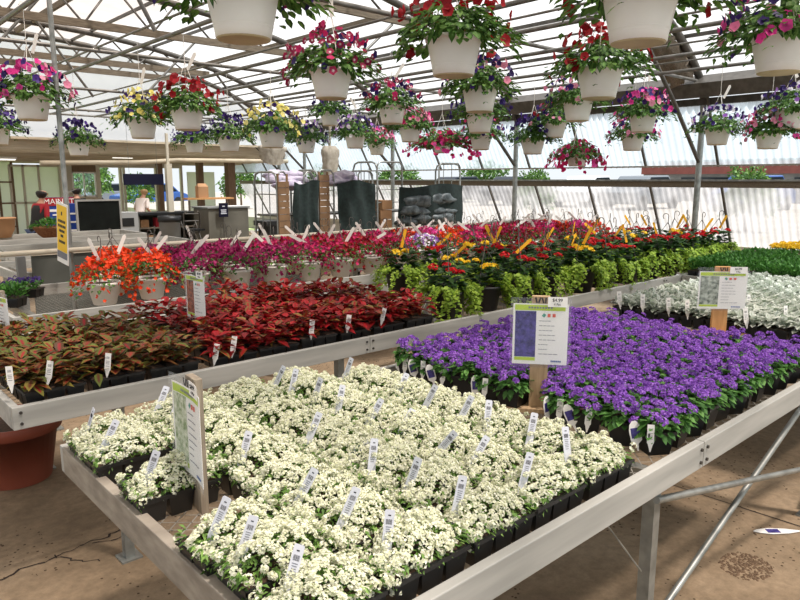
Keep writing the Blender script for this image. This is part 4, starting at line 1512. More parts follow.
for q, (px, py, w, pal, tg, tail) in enumerate(HANG):
    d = ray(px, py)
    dep = .33 * FPX / w
    p0 = np.array([0, 0, CH]) + d * (dep / FPX)
    X = min(PIPES, key=lambda v: abs(v - p0[0]))
    pos = np.array([0, 0, CH]) + d * (X / d[0])
    sc = X / p0[0]
    if not .85 < sc < 1.18:
        pos, sc = p0, 1.0
    t = thing('hanging_basket', 'white hanging pot of %s, %s' % (PAL[pal][3], tail), 'hanging basket', pos, rng.uniform(0, 6.28), 'hanging baskets under the roof')
    t.scale = (sc, sc, sc)
    link('pot', HPOT, t)
    link('drip_base', HBASE, t)
    f_ = link('foliage', HF[q % 4], t)
    fo = link('flowers', PM[pal][q % 2], t)
    if pal == 'magenta':
        m_s = 1.75 if px < 500 else 1.25
        f_.scale = (m_s * .85, m_s * .85, 1.2)
        f_.location = (0, 0, -.06)
        fo.scale = (m_s, m_s, 1.35)
        fo.location = (0, 0, -.07)
    top = max(.3, (PZ - pos[2]) / sc)
    ap_ = min(.42, top * .7)
    b = MB()
    for s in range(3):
        a = 2 * PI * s / 3 + .4
        b.tube([(.155 * math.cos(a), .155 * math.sin(a), 0), (.004 * math.cos(a), .004 * math.sin(a), ap_)], .003, 5)
    b.tube([(0, 0, ap_ - .01), (0, 0, top - .02), (.012, 0, top + .02), (-.012, 0, top + .045), (-.034, 0, top + .01)], .003, 5)
    b.build('hanger', 'white_pl', t)
    if tg:
        o = link('care_tag', HT, t)
        o.matrix_basis = Matrix.Translation((.03, .0, ap_ - .05)) @ Matrix.Rotation(FACE - t.rotation_euler.z, 4, 'Z') @ Matrix.Rotation(rng.uniform(-.7, .7), 4, 'Y')
# ------------------------------------------------------------------ signs


def text_obj(name, txt, size, mat, parent, loc, rot, align='CENTER', extrude=.0004):
    c = bpy.data.curves.new(name, 'FONT')
    c.body = txt
    c.size = size
    c.align_x = align
    c.align_y = 'CENTER'
    c.extrude = extrude
    c.materials.append(M[mat])
    tmp = bpy.data.objects.new(name, c)
    COL.objects.link(tmp)
    me = bpy.data.meshes.new_from_object(tmp.evaluated_get(bpy.context.evaluated_depsgraph_get()))
    bpy.data.objects.remove(tmp)
    o = link(name, me, parent)
    o.location = loc
    o.rotation_euler = rot
    return o


def plant_sign(label, loc, ang, w, h, zc, photo, stake='wood', bend=0.0, sw=.068, foot=True, price=None):
    """local X along the sheet, local -Y to the reader; zc = sheet centre above the bench mesh"""
    t = thing('plant_sign', label, 'sign', loc, ang, 'sleeved plant signs')
    b = MB()
    b.box((0, .014, (zc + h / 2 + .008) / 2), (sw, .022, zc + h / 2 + .008))
    b.build('stake', stake, t, bevel=.002)
    if foot:
        b = MB()
        b.box((.0, .02, .009), (.30 if sw > .05 else .12, .09, .018))
        b.build('foot_board', stake, t, bevel=.002)

    def yo(u):
        return -.004 + bend * (abs(u) / (w / 2)) ** 2

    def sheet(u0, u1, z0, z1, off, mat, name, thick=.0008, parent=t):
        b = MB()
        k = 10 if bend else 1
        for i in range(k):
            a, c_ = u0 + (u1 - u0) * i / k, u0 + (u1 - u0) * (i + 1) / k
            ya, yc = yo(a) - off, yo(c_) - off
            b.add([(a, ya, z0), (c_, yc, z0), (c_, yc, z1), (a, ya, z1), (a, ya + thick, z0), (c_, yc + thick, z0), (c_, yc + thick, z1), (a, ya + thick, z1)],
                  [(0, 1, 2, 3), (5, 4, 7, 6), (0, 4, 5, 1), (2, 6, 7, 3)] + ([(0, 3, 7, 4)] if i == 0 else []) + ([(1, 5, 6, 2)] if i == k - 1 else []))
        return b.build(name, mat, parent)
    s = sheet(-w / 2, w / 2, zc - h / 2, zc + h / 2 - .02, 0.0, 'paper', 'card')
    e = .0007
    z1 = zc + h / 2 - .024
    sheet(-w / 2 + .006, w / 2 - .012, z1 - h * .085, z1, e, 'lime_ink', 'header_band', .0004, s)
    sheet(-w / 2 + .008, -w / 2 + w * .42, zc - h / 2 + h * .11, z1 - h * .095, e, photo, 'photograph', .0004, s)
    sheet(-w / 2 + .008, -w / 2 + w * .42, zc - h / 2 + h * .055, zc - h / 2 + h * .105, e, 'lime_ink', 'caption_band', .0004, s)
    b = MB()
    rr = random.Random(3)
    ub = -w / 2 + w * .34
    for i in range(9):
        u = ub - .01 + i * w * .05
        b.box((u, yo(u) - 2 * e, z1 - h * .042), (w * .034, .0004, h * .028), None, 0)
    for i in range(8):
        zz = z1 - h * (.24 + .072 * i)
        L = w * (.16 + .24 * rr.random())
        nn = 4
        for q in range(nn):
            u = -w / 2 + w * .47 + L * (q + .5) / nn
            b.box((u, yo(u) - 2 * e, zz), (L / nn * .85, .0004, h * .009), None, 0)
    for i in range(6):
        u = w * .22 + i * w * .032
        b.box((u, yo(u) - 2 * e, zc - h / 2 + h * .055), (w * .024, .0004, h * .026), None, 1)
    for i, m_ in enumerate((2, 3, 3)):
        u = -w / 2 + w * (.56 + .09 * i)
        b.box((u, yo(u) - 2 * e, z1 - h * .155), (w * .055, .0004, h * .05), Matrix.Rotation(.6 if i == 0 else 0, 3, 'Y'), m_)
    b.build('print', ['ink_grey', 'blue_ink', 'teal_ink', 'red_ink'], s)
    sheet(-w / 2 - .01, w / 2 + .01, zc - h / 2 - .012, zc + h / 2 + .004, .0026, 'sleeve', 'clear_sleeve', .0003)
    if price:
        pt = sheet(w * .12, w / 2 - .006, zc + h / 2 - .03, zc + h / 2 + .008, .0042, 'paper', 'price_label', .0005)
        text_obj('lettering', price[0], .017, 'ink', pt, (w * .29, yo(w * .29) - .0055, zc + h / 2 - .004), (PI / 2, 0, 0))
        text_obj('lettering', price[1], .012, 'ink', pt, (w * .29, yo(w * .29) - .0055, zc + h / 2 - .020), (PI / 2, 0, 0))
    b = MB()
    for i, dx in enumerate((-.018, -.006, .006, .017)):
        b.box((dx, yo(dx) - .0022, zc + h / 2 - .006), (.006, .0005, .022), Matrix.Rotation((-.25, .3, -.3, .1)[i], 3, 'Y'))
    b.build('dark_marking', 'ink', t)
    return t


plant_sign('ageratum sign with purple flower photo on a wooden stake between alyssum and ageratum', (2.085, 1.50, MZ), math.radians(-52), .205, .255, .318, 'photo_purple', 'wood', price=('$4.99', '4 Pac'))
plant_sign('dusty miller sign with silver leaf photo on an orange brown stake', (3.93, 1.585, MZ), math.radians(-47), .265, .235, .275, 'photo_silver', 'wood_new', price=('$4.99', '4 Pac'), sw=.085)
pl_, pr_ = at_z(190, 460, .85), at_z(203, 479, .85)
plant_sign('alyssum sign with white flower photo seen nearly edge on, standing among the alyssum', (.742, 1.64, MZ), math.radians(-95), .20, .265, .235, 'photo_white', 'wood_grey', bend=-.008, price=('$4.99', '4 Pac'), foot=False)
plant_sign('coleus sign with a reddish leaf photo standing in the crimson coleus', (1.575, 3.33, MZ), math.radians(-88), .20, .25, .285, 'photo_red', 'wood_grey', sw=.03, foot=False, price=('$4.99', '4 Pac'))
plant_sign('coleus sign cut by the left photo edge above the bronze coleus', (.77, 3.86, MZ), math.radians(-80), .20, .23, .21, 'photo_red', 'wood_grey', sw=.03, foot=False)
plant_sign('plant sign at the right photo edge beyond the dusty miller', (6.93, 1.62, MZ), math.radians(-40), .20, .25, .40, 'photo_white', 'wood', sw=.03, foot=False)

# yellow sale sign hanging beside the steel pole
t = thing('sale_sign', 'yellow and white price sign hanging beside the thin steel pole', 'sign', (1.745, 6.03, 0), math.radians(-80))
t.rotation_euler = (0, math.radians(9), math.radians(-83))
t.location = (1.665, 6.02 + .12, 0)
b = MB()
b.box((0, 0, 1.235), (.20, .006, .50))
b.build('backing', 'paper', t, bevel=.002)
b = MB()
b.box((0, -.004, 1.275), (.176, .002, .38))
b.build('yellow_panel', 'yellow_card', t)
b = MB()
b.box((0, -.0055, 1.40), (.02, .001, .03))
for z, L in ((1.335, .13), (1.295, .14), (1.255, .10), (1.215, .05), (1.165, .11)):
    for q in range(5):
        b.box((-L / 2 + L * (q + .5) / 5, -.0055, z), (L / 5 * .8, .001, .022), None, 0)
b.box((0, -.0055, 1.055), (.176, .001, .055), None, 1)
b.build('print', ['ink', 'ink_grey'], t)
b = MB()
for s in (-.07, .07):
    b.tube([(s, 0, 1.46), (s * .3, .02, 1.56), (0, .12, 1.6)], .002, 5)
b.build('hanging_wire', 'galv', t)
# ------------------------------------------------------------------ shelf trolleys by the side wall


def folds(b, x0, x1, y, z0, z1, amp, mat=0, nx=24, nz=10, seed=0):
    r = random.Random(seed)
    ph = [r.uniform(0, 6) for _ in range(6)]
    V = []
    for i in range(nx + 1):
        for k in range(nz + 1):
            u, v = i / nx, k / nz
            d = amp * (math.sin(u * 17 + ph[0] + v * 2) + .6 * math.sin(v * 7 + ph[1] + u * 5) + .5 * math.sin((u + v) * 13 + ph[2]))
            V.append((x0 + (x1 - x0) * u + .02 * math.sin(v * 5 + ph[3]), y + d - .03, z0 + (z1 - z0) * v + (.03 * math.sin(u * 6 + ph[4]) if k in (0, nz) else 0)))
    n1 = nz + 1
    b.add(V, [(i * n1 + k, (i + 1) * n1 + k, (i + 1) * n1 + k + 1, i * n1 + k + 1) for i in range(nx) for k in range(nz)], mat, True)


def trolley(label, x0, x1, y, ztop, wood, cloth, top, seed):
    t = thing('shelf_trolley', label, 'trolley', ((x0 + x1) / 2, y, 0), 0, 'wire shelf trolleys')
    w, dp = x1 - x0, .6
    for sx in (-1, 1):
        b = MB()
        X = sx * (w / 2 - .02)
        pts = [(X, -dp / 2, .12), (X, -dp / 2, ztop - .12), (X, -dp / 2 + .04, ztop - .03), (X, -dp / 2 + .13, ztop), (X, dp / 2 - .13, ztop), (X, dp / 2 - .04, ztop - .03), (X, dp / 2, ztop - .12), (X, dp / 2, .12)]
        b.tube(pts, .016, 8)
        for z in (.4, .75, 1.1, 1.45):
            b.tube([(X, -dp / 2, z), (X, dp / 2, z)], .009, 6)
        for q in (-.1, .1):
            b.tube([(X, q, .2), (X, q, ztop)], .007, 6)
        b.build('side_frame', 'galv', t)
    for (q0, q1) in ((-w / 2 + .02, -w / 2 + w * .28), (w / 2 - w * .28, w / 2 - .02)):
        b = MB()
        b.tube([(q0, -dp / 2, .3), (q0, -dp / 2, ztop - .06), (q0 + .05, -dp / 2, ztop), (q1 - .05, -dp / 2, ztop), (q1, -dp / 2, ztop - .06), (q1, -dp / 2, .3)], .014, 8)
        for z in (1.3, 1.5, 1.65):
            b.tube([(q0, -dp / 2, z), (q1, -dp / 2, z)], .007, 6)
        b.build('hoop', 'galv', t)
    for z in (.25, .7, 1.15):
        b = MB()
        b.box((0, 0, z), (w - .06, dp - .04, .02))
        b.build('shelf', 'galv_dark', t)
    for sx in (-1, 1):
        for sy in (-1, 1):
            b = MB()
            b.tube([(sx * (w / 2 - .05) - .015, sy * .24, .06), (sx * (w / 2 - .05) + .015, sy * .24, .06)], .06, 14)
            b.box((sx * (w / 2 - .05), sy * .24, .12), (.05, .05, .06))
            b.build('caster', 'tyre', t)
    if wood:
        b = MB()
        for z in np.arange(.3, ztop - .1, .092):
            b.box((-w / 2 + .11, -dp / 2 - .022, z), (.18, .02, .084), None, 0)
        for dx in (.03, .18):
            b.box((-w / 2 + dx, -dp / 2 - .008, (ztop + .2) / 2), (.03, .015, ztop - .25), None, 0)
        b.build('slatted_side', 'slat', t)
    b = MB()
    folds(b, cloth[0], cloth[1], -dp / 2 - .04, cloth[2], cloth[3], .018, seed=seed)
    b.build('cloth_cover', 'cloth_green', t)
    r = random.Random(seed)
    for q in range(7 if top == 'lilac' else 12):
        if top == 'lilac':
            c = (r.uniform(-w / 2 + .2, w / 2 - .15), r.uniform(-.2, .15), ztop - .20 + r.uniform(0, .10) + (.08 if q < 3 and wood else 0))
            R_ = (r.uniform(.16, .26), .14, r.uniform(.06, .09))
        else:
            c = (-.32 + .31 * (q % 4) + r.uniform(-.05, .05), -.33 + r.uniform(-.03, .04), .98 + .16 * (q // 4) + r.uniform(-.04, .04))
            R_ = (r.uniform(.18, .27), .12, r.uniform(.08, .12))
        V, nn, mm = [], 16, 9
        for i in range(mm + 1):
            f = PI * i / mm
            for j in range(nn):
                g_ = 2 * PI * j / nn
                k = 1 + .10 * math.sin(3 * g_ + q + i) + .08 * math.sin(5 * f + q)
                V.append((c[0] + R_[0] * math.sin(f) * math.cos(g_) * k, c[1] + R_[1] * math.sin(f) * math.sin(g_) * k, c[2] + R_[2] * math.cos(f) * k))
        b = MB()
        b.add(V, [(i * nn + j, i * nn + (j + 1) % nn, (i + 1) * nn + (j + 1) % nn, (i + 1) * nn + j) for i in range(mm) for j in range(nn)], 0, True)
        o = b.build('wrapped_bundle', 'lilac' if top == 'lilac' else 'cloth_grey', None, t.location)
        tag(o, ('lilac and white wrapped bundle heaped on top of the %s shelf trolley' % ('slatted' if seed == 1 else 'middle')) if top == 'lilac' else 'grey plastic wrapped bundle piled in the tall hooped shelf trolley', 'bundle',
            'bundles on trolley %s' % ORD[seed - 1])
    for q in range(7):
        if seed == 3:
            b = MB()
            b.box((t.location.x - w / 2 + .2, 8.33, .33 + q * .155), (.22, .3, .145), r.uniform(-.1, .1))
            tag(b.build('storage_box', 'card'), 'brown box in the stack inside the tall hooped shelf trolley', 'box', 'boxes stacked in the hooped trolley')


trolley('shelf trolley with a slatted wooden side and lilac wrap on top, nearest the shop', 5.13, 5.79, 8.5, 1.76, True, (-.08, .36, .45, 1.62), 'lilac', 1)
trolley('middle shelf trolley with a hanging dark green cloth', 5.83, 6.90, 8.5, 1.79, True, (-.2, .52, .62, 1.62), 'lilac', 2)
trolley('shelf trolley with tall hoops and grey wrapped bundle, nearest the side wall', 6.96, 8.9, 8.5, 1.93, False, (-.57, .96, .45, 1.56), 'grey', 3)

# ------------------------------------------------------------------ shop end
SY = 19.2


def wallrect(b, x0, y0, x1, y1, Y, t=.05, mat=0):
    xa, xb = at_y(x0, 195, Y)[0], at_y(x1, 195, Y)[0]
    xm = (x0 + x1) / 2
    za, zb_ = max(0.0, at_y(xm, y1, Y)[2]), at_y(xm, y0, Y)[2]
    b.box(((xa + xb) / 2, Y, (za + zb_) / 2), (xb - xa, t, zb_ - za), None, mat)


b = MB()
b.box((3.5, 16.75, 2.42), (15, .1, .24))
b.box((3.5, 16.95, 2.30), (15, .1, .10))
b.box((3.5, 16.55, 2.54), (15, .3, .05))
struct('trim_1', b, 'beige', label='beige fascia boards of the shop roof')
b = MB()
b.add([(-4, 17.0, 2.34), (11, 17.0, 2.34), (11, 20.2, 2.16), (-4, 20.2, 2.16), (-4, 17.0, 2.42), (11, 17.0, 2.42), (11, 20.2, 2.24), (-4, 20.2, 2.24)],
      [(0, 1, 2, 3), (7, 6, 5, 4), (0, 4, 5, 1), (2, 6, 7, 3), (0, 3, 7, 4), (1, 5, 6, 2)])
for y in np.arange(17.4, 20, .55):
    b.box((3.5, y, 2.27 - (y - 17) * .056), (15, .06, .10))
sr = struct('ceiling_shop', b, 'beige', label='beige underside of the shop lean-to roof')
b = MB()
p = at_y(40, 163, 16.3)
b.tube([(p[0], 16.3, p[2]), (6.5, 16.3, 2.06), (7.4, 16.3, 2.13), (10.6, 16.3, 2.16)], .055, 10)
tag(b.build('duct_pipe', 'beige'), 'long beige pipe slung under the front edge of the shop roof', 'pipe')
for (x0, x1, y, lab) in ((0, 15, 160, 'left'), (113, 132, 158, 'right')):
    a, c_ = at_y(x0, y, 17.6), at_y(x1, y, 17.6)
    m_, nt, out = newmat('tube_light')
    e = nt.nodes.new('ShaderNodeEmission')
    e.inputs[0].default_value = (1, .96, .86, 1)
    e.inputs[1].default_value = 2.0
    nt.links.new(e.outputs[0], out.inputs[0])
    M['tube'] = m_
    t = thing('strip_light', 'white strip light under the shop roof, %s' % ('at the photo edge' if lab == 'left' else 'behind the chalkboard'), 'light', ((a[0] + c_[0]) / 2, 17.6, a[2]), 0, 'strip lights')
    b = MB()
    b.box((0, 0, .05), (c_[0] - a[0] + .06, .14, .05))
    b.build('housing', 'white_pl', t)
    b = MB()
    b.box((0, 0, .012), (c_[0] - a[0], .09, .025))
    b.build('tube', 'tube', t)

# door with translucent panels
b = MB()
xa, xb = at_y(-45, 195, SY)[0], at_y(14, 195, SY)[0]
b.box(((xa + xb) / 2, SY + .02, 1.05), (xb - xa, .01, 2.1))
W5 = struct('wall_shop_5', b, 'door_film', label='translucent panels left of the shop door')
b = MB()
for q in range(5):
    b.box((xa + (xb - xa) * q / 4, SY, 1.05), (.05, .05, 2.1))
for z in (.5, 1.08, 1.6):
    b.box(((xa + xb) / 2, SY - .03, z), (xb - xa, .04, .04))
b.build('frame_bars', 'brown_post', W5)
p0, p1 = at_y(15, 229, SY), at_y(60, 165, SY)
b = MB()
x0, x1, z1 = p0[0], p1[0], p1[2]
zb = 0.0
for x in (x0, x0 + .30, x0 + .66, x1 - .02):
    b.box((x, SY, (zb + z1) / 2), (.05, .06, z1 - zb))
for z in (.05, 1.08, z1 - .03):
    b.box(((x0 + x1) / 2, SY, z), (x1 - x0, .06, .05))
D1 = struct('door_1', b, 'cream_post', label='translucent panelled door left of the shop window')
b = MB()
b.box(((x0 + x1) / 2, SY + .02, z1 / 2), (x1 - x0, .01, z1))
b.build('door_panel', 'door_film', D1)
# wall pieces and window
b = MB()
wallrect(b, 60, 163, 73, 260, SY, .12)
wallrect(b, 97, 163, 101, 260, SY, .12)
struct('wall_shop_1', b, 'cream_post', label='pale jambs beside the shop window')
b = MB()
wallrect(b, 73, 163, 97, 172, SY, .10)
struct('wall_shop_2', b, 'brown_post', label='brown board above the shop window')
b = MB()
wallrect(b, 73, 197, 97, 260, SY, .10)
struct('wall_shop_3', b, 'beige', label='beige wall under the shop window')
b = MB()
for (u0, v0, u1, v1) in ((73, 172, 74.4, 197), (95.6, 172, 97, 197), (84.3, 172, 85.5, 197), (73, 172, 97, 173.4), (73, 195.6, 97, 197)):
    wallrect(b, u0, v0, u1, v1, SY - .04, .05)
W1 = struct('window_1', b, 'white_pl', label='two pane shop window looking out on trees')
m_, nt, out = newmat('window_glass')
gl = nt.nodes.new('ShaderNodeBsdfGlossy')
gl.inputs['Roughness'].default_value = .05
tr = nt.nodes.new('ShaderNodeBsdfTransparent')
tr.inputs[0].default_value = (.85, .93, .95, 1)
mx = nt.nodes.new('ShaderNodeMixShader')
mx.inputs[0].default_value = .92
nt.links.new(gl.outputs[0], mx.inputs[1])
nt.links.new(tr.outputs[0], mx.inputs[2])
nt.links.new(mx.outputs[0], out.inputs[0])
M['glass'] = m_
b = MB()
wallrect(b, 74, 173, 96, 196, SY - .04, .008)
b.build('pane', 'glass', W1)
# framed openings right of the window
b = MB()
for (u0, u1) in ((120.5, 123), (124.5, 126), (156, 160), (181, 183)):
    wallrect(b, u0, 160, u1, 260, SY, .10)
wallrect(b, 101, 163, 181, 168, SY, .14)
struct('door_2', b, 'cream_post', label='open framed shop front looking out on lawn and cars')
b = MB()
wallrect(b, 188, 172, 215, 262, SY, .04)
struct('wall_shop_4', b, 'door_film', label='grey white corrugated sheet beside the shop corner')
for n_, (px, w_, Y, top, lab) in enumerate(((201, .16, 18.2, 2.35, 'brown wooden post beside the corrugated sheet'), (231, .22, 17.6, 2.5, 'brown wooden corner post where the shop meets the side wall'), (170, .12, 14.6, 2.0, 'slim cream post rising behind the waste bin'),
                                            (64, .12, 18.8, 2.2, 'slim cream post left of the shop window'), (161, .14, 18.6, 2.2, 'brown post behind the hanging dark sign'))):
    p = at_y(px, 200, Y)
    b = MB()
    b.box((p[0], Y, top / 2), (w_, w_, top))
    if px == 170:
        b.box((p[0], Y, 2.3), (.05, .05, .7))
    o = b.build('wooden_post', 'cream_post' if px in (170, 64) else 'brown_post')
    tag(o, lab, 'post', kind='structure')

# hanging dark sign
p0, p1 = at_y(124, 185, 14.4), at_y(163, 174, 14.4)
t = thing('hanging_sign', 'blank dark navy sign board hanging over the checkout counter', 'sign', ((p0[0] + p1[0]) / 2, 14.4, (p0[2] + p1[2]) / 2))
b = MB()
b.box((0, 0, 0), (p1[0] - p0[0], .04, p1[2] - p0[2]))
b.build('board', 'navy', t, bevel=.004)
b = MB()
for s in (-.3, .3):
    b.tube([(s, 0, .1), (s, 0, 3.05 - p1[2] + .1)], .004, 5)
b.build('wire', 'galv', t)

# chalkboard
p0, p1 = at_y(78, 238, 12.6), at_y(120, 199, 12.6)
w_, zt = p1[0] - p0[0], p1[2]
t = thing('chalkboard', 'large black chalkboard in a pale frame behind the empty benches', 'board', ((p0[0] + p1[0]) / 2, 12.6, 0))
b = MB()
for s in (-1, 1):
    b.box((s * (w_ / 2 - .015), 0, zt / 2), (.03, .05, zt))
b.box((0, 0, zt - .015), (w_ - .06, .05, .03))
b.box((0, 0, .45), (w_ - .09, .05, .04))
b.build('frame', 'grey_light', t)
b = MB()
b.box((0, .0, (zt + .45) / 2), (w_ - .06, .02, zt - .47))
b.build('board', 'chalk', t)
# blue panel
p0, p1 = at_y(62, 240, 13.2), at_y(83, 203, 13.2)
t = thing('blue_display', 'bright blue display panel left of the chalkboard', 'display', ((p0[0] + p1[0]) / 2, 13.2, 0))
b = MB()
b.box((0, 0, p1[2] / 2), (p1[0] - p0[0], .12, p1[2]))
b.build('panel', 'blue', t, bevel=.01)
b = MB()
for z in (.75, .9, 1.05):
    b.box((.03, -.064, z), (.16, .004, .03))
b.build('print', 'paper', t)
# MAIN ST sign
p0, p1 = at_y(45, 214, 15.2), at_y(73, 197, 15.2)
w_ = p1[0] - p0[0]
t = thing('banner_sign', 'red and blue street name banner behind the person in red', 'sign', ((p0[0] + p1[0]) / 2, 15.2, 0))
b = MB()
b.box((0, .02, (p1[2]) / 2), (w_, .04, p1[2]))
b.build('back_board', 'blue', t)
b = MB()
b.box((0, -.006, p1[2] - .09), (w_, .01, .17))
b.build('top_band', 'red_cloth', t)
b = MB()
b.box((.0, -.006, p1[2] - .27), (w_ * .7, .01, .05))
b.box((.0, -.006, p1[2] - .36), (w_ * .5, .01, .03))
b.build('lower_print', 'paper', t)
text_obj('lettering', 'MAIN ST', .155, 'paper', t, (0, -.014, p1[2] - .09), (PI / 2, 0, 0))

# checkout: grey cabinet, dark counter, bin, desk
p0, p1 = at_y(121, 240, 14.0), at_y(138, 212, 14.0)
t = thing('cabinet', 'light grey cabinet with a dark slot at the left end of the counter', 'cabinet', ((p0[0] + p1[0]) / 2, 14.2, 0))
w_ = p1[0] - p0[0]
b = MB()
b.box((0, 0, p1[2] / 2), (w_, .4, p1[2]))
b.build('body', 'grey_light', t, bevel=.008)
b = MB()
b.box((-.02, -.203, p1[2] - .2), (w_ * .62, .01, .17))
b.build('slot', 'black', t)
p0, p1 = at_y(138, 240, 14.6), at_y(196, 211, 14.6)
w_, zt = p1[0] - p0[0], p1[2]
t = thing('counter', 'dark checkout counter with open shelves behind the waste bin', 'counter', ((p0[0] + p1[0]) / 2, 14.8, 0))
b = MB()
b.box((0, 0, zt - .03), (w_, .6, .06))
b.build('top', 'black', t, bevel=.006)
b = MB()
b.box((0, .28, zt / 2 - .04), (w_ - .02, .02, zt - .08))
for s in (-1, 0, 1):
    b.box((s * (w_ / 2 - .02), 0, zt / 2 - .04), (.03, .55, zt - .08))
b.build('carcass', 'olive_grey', t)
for z in (.3, .62):
    b = MB()
    b.box((0, 0, z), (w_ - .08, .5, .025))
    b.build('shelf', 'timber', t)
for q, (dx, z, s_, mt, lab) in enumerate(((-.5, .635, (.18, .16, .16), 'card', 'tan box'), (-.2, .635, (.12, .16, .2), 'red_cloth', 'dark red box'), (-.42, .315, (.22, .2, .14), 'card', 'low tan box'))):
    b = MB()
    b.box((t.location.x + dx, 14.7, z + s_[2] / 2 + .002), s_)
    tag(b.build('storage_box', mt, bevel=.004), '%s on the shelf of the dark checkout counter' % lab, 'box', 'boxes on the counter shelves')
p0, p1 = at_y(160, 240, 13.7), at_y(180, 216, 13.7)
w_ = (p1[0] - p0[0]) / 2
t = thing('waste_bin', 'grey waste bin lined with a black bag before the counter', 'bin', ((p0[0] + p1[0]) / 2, 13.7, 0))
b = MB()
b.lathe([(w_ * .8, 0), (w_ * .95, p1[2] - .06), (w_, p1[2] - .05), (w_, p1[2]), (w_ * .93, p1[2])], 28)
b.build('barrel', 'grey_panel', t)
b = MB()
b.lathe([(w_ * .9, p1[2] - .12), (w_ * 1.02, p1[2] - .1), (w_ * 1.03, p1[2] + .012), (w_ * .9, p1[2] + .01), (w_ * .85, p1[2] - .2)], 28)
b.build('bag', 'black', t)
p0, p1 = at_y(209, 250, 13.6), at_y(247, 206, 13.6)
w_, zt = p1[0] - p0[0], p1[2]
t = thing('service_desk', 'tall taupe service desk near the side wall', 'desk', ((p0[0] + p1[0]) / 2, 13.9, 0))
b = MB()
b.box((0, 0, zt / 2 - .02), (w_, .7, zt - .04))
b.build('body', 'olive_grey', t, bevel=.01)
b = MB()
b.box((0, 0, zt - .018), (w_ + .06, .76, .036))
b.build('top', 'grey_panel', t, bevel=.006)
dx_ = t.location.x
b = MB()
b.box((dx_ + .25, 13.8, zt + .004), (.5, .3, .005), .2)
tag(b.build('paper_sheet', 'paper'), 'white papers lying on the taupe service desk', 'paper')
p = at_y(223.5, 210, 13.45)
t = thing('desk_sign', 'small navy notice with white lines on the front of the service desk', 'sign', (p[0], 13.45, 0))
b = MB()
b.box((0, 0, p[2]), (.21, .012, .30))
b.build('board', 'navy', t)
b = MB()
for z, L in ((.08, .06), (.0, .13), (-.04, .12), (-.075, .14)):
    b.box((0, -.0075, p[2] + z), (L, .002, .022))
b.build('print', 'paper_blue', t)
b = MB()
b.tube([(0, .012, 0), (0, .012, p[2] - .14)], .012, 6)
b.build('stand', 'galv_dark', t)
b = MB()
b.box((7.7, 12.2, .78), (.95, .5, .10))
b.box((7.7, 12.2, .38), (.8, .4, .7))
tag(b.build('dark_bin', 'black', bevel=.01), 'low black tub in front of the taupe service desk', 'tub')
# shelf board with a paper bag
p0, p1 = at_y(185, 200, 15.4), at_y(231, 198, 15.4)
t = thing('wall_shelf', 'long pale wood shelf above the service desk', 'shelf', ((p0[0] + p1[0]) / 2, 15.4, 0))
b = MB()
b.box((0, 0, p1[2]), (p1[0] - p0[0], .3, .04))
b.build('board', 'wood_new', t)
b = MB()
for s in (-1, 1):
    b.box((s * .5, 0, p1[2] / 2 - .02), (.04, .04, p1[2] - .04))
b.build('upright', 'wood_grey', t)
pb = at_y(202, 193, 15.4)
b = MB()
b.box((pb[0], 15.4, p1[2] + .022 + .13), (.26, .16, .26))
b.add([(pb[0] - .13, 15.32, p1[2] + .282), (pb[0] + .13, 15.32, p1[2] + .282), (pb[0] + .13, 15.48, p1[2] + .282), (pb[0] - .13, 15.48, p1[2] + .282), (pb[0] - .10, 15.4, p1[2] + .36), (pb[0] + .10, 15.4, p1[2] + .36)],
      [(0, 1, 5, 4), (2, 3, 4, 5), (0, 4, 3), (1, 2, 5)])
tag(b.build('paper_bag', 'card'), 'brown paper bag standing on the pale wood shelf', 'bag')
# folded hand cart
p = at_y(191, 222, 13.6)
t = thing('hand_cart', 'dark metal frame cart between the waste bin and the service desk', 'cart', (p[0], 13.6, 0))
b = MB()
for s in (-1, 1):
    b.tube([(s * .18, 0, .1), (s * .18, -.05, .95), (s * .12, -.1, 1.0)], .016, 6)
    b.tube([(s * .16, -.3, .1), (s * .16, .15, .8)], .014, 6)
for z in (.3, .55, .8, .95):
    b.tube([(-.18, -.03, z), (.18, -.03, z)], .012, 6)
b.build('frame', 'galv_dark', t)
b = MB()
b.box((0, -.1, .62), (.34, .36, .04))
b.build('seat', 'black', t)
for s in (-1, 1):
    b = MB()
    b.tube([(s * .2 - .015, 0, .09), (s * .2 + .015, 0, .09)], .09, 14)
    b.build('wheel', 'tyre', t)

# basket with coconut liner on the far bench
p = at_y(50, 231, 11.5)
t = thing('coco_basket', 'coconut lined basket of green leaves on the farthest empty bench', 'basket', (p[0], 11.5, MZ + .003))
b = MB()
b.lathe([(.11, 0), (.17, .05), (.23, .14), (.25, .17), (.23, .17), (.2, .12)], 24)
b.build('coco_liner', 'coco', t)
lf = Cloud()
n = 260
a, u = rng.uniform(0, 2 * PI, n), np.sqrt(rng.uniform(0, 1, n))
lf.leaves(np.stack([.27 * u * np.cos(a), .27 * u * np.sin(a), .16 + .13 * (1 - u ** 2) * rng.uniform(.2, 1, n)], 1), np.stack([np.cos(a) * u, np.sin(a) * u, rng.uniform(-.1, 1, n)], 1), np.array([0, 0, 1.0]), .06, .035)
link('foliage', lf.mesh('foliage', 'leaf_mid'), t)
p = at_y(0, 214, 12)
t = thing('clay_bowl', 'brown round planter bowl at the left photo edge on a far bench', 'pot', (p[0] + .02, 12.0, MZ))
b = MB()
b.lathe([(.10, .0), (.16, .12), (.18, .28), (.2, .30), (.19, .31), (.16, .29)], 24)
b.build('bowl', 'card', t)

# ------------------------------------------------------------------ people


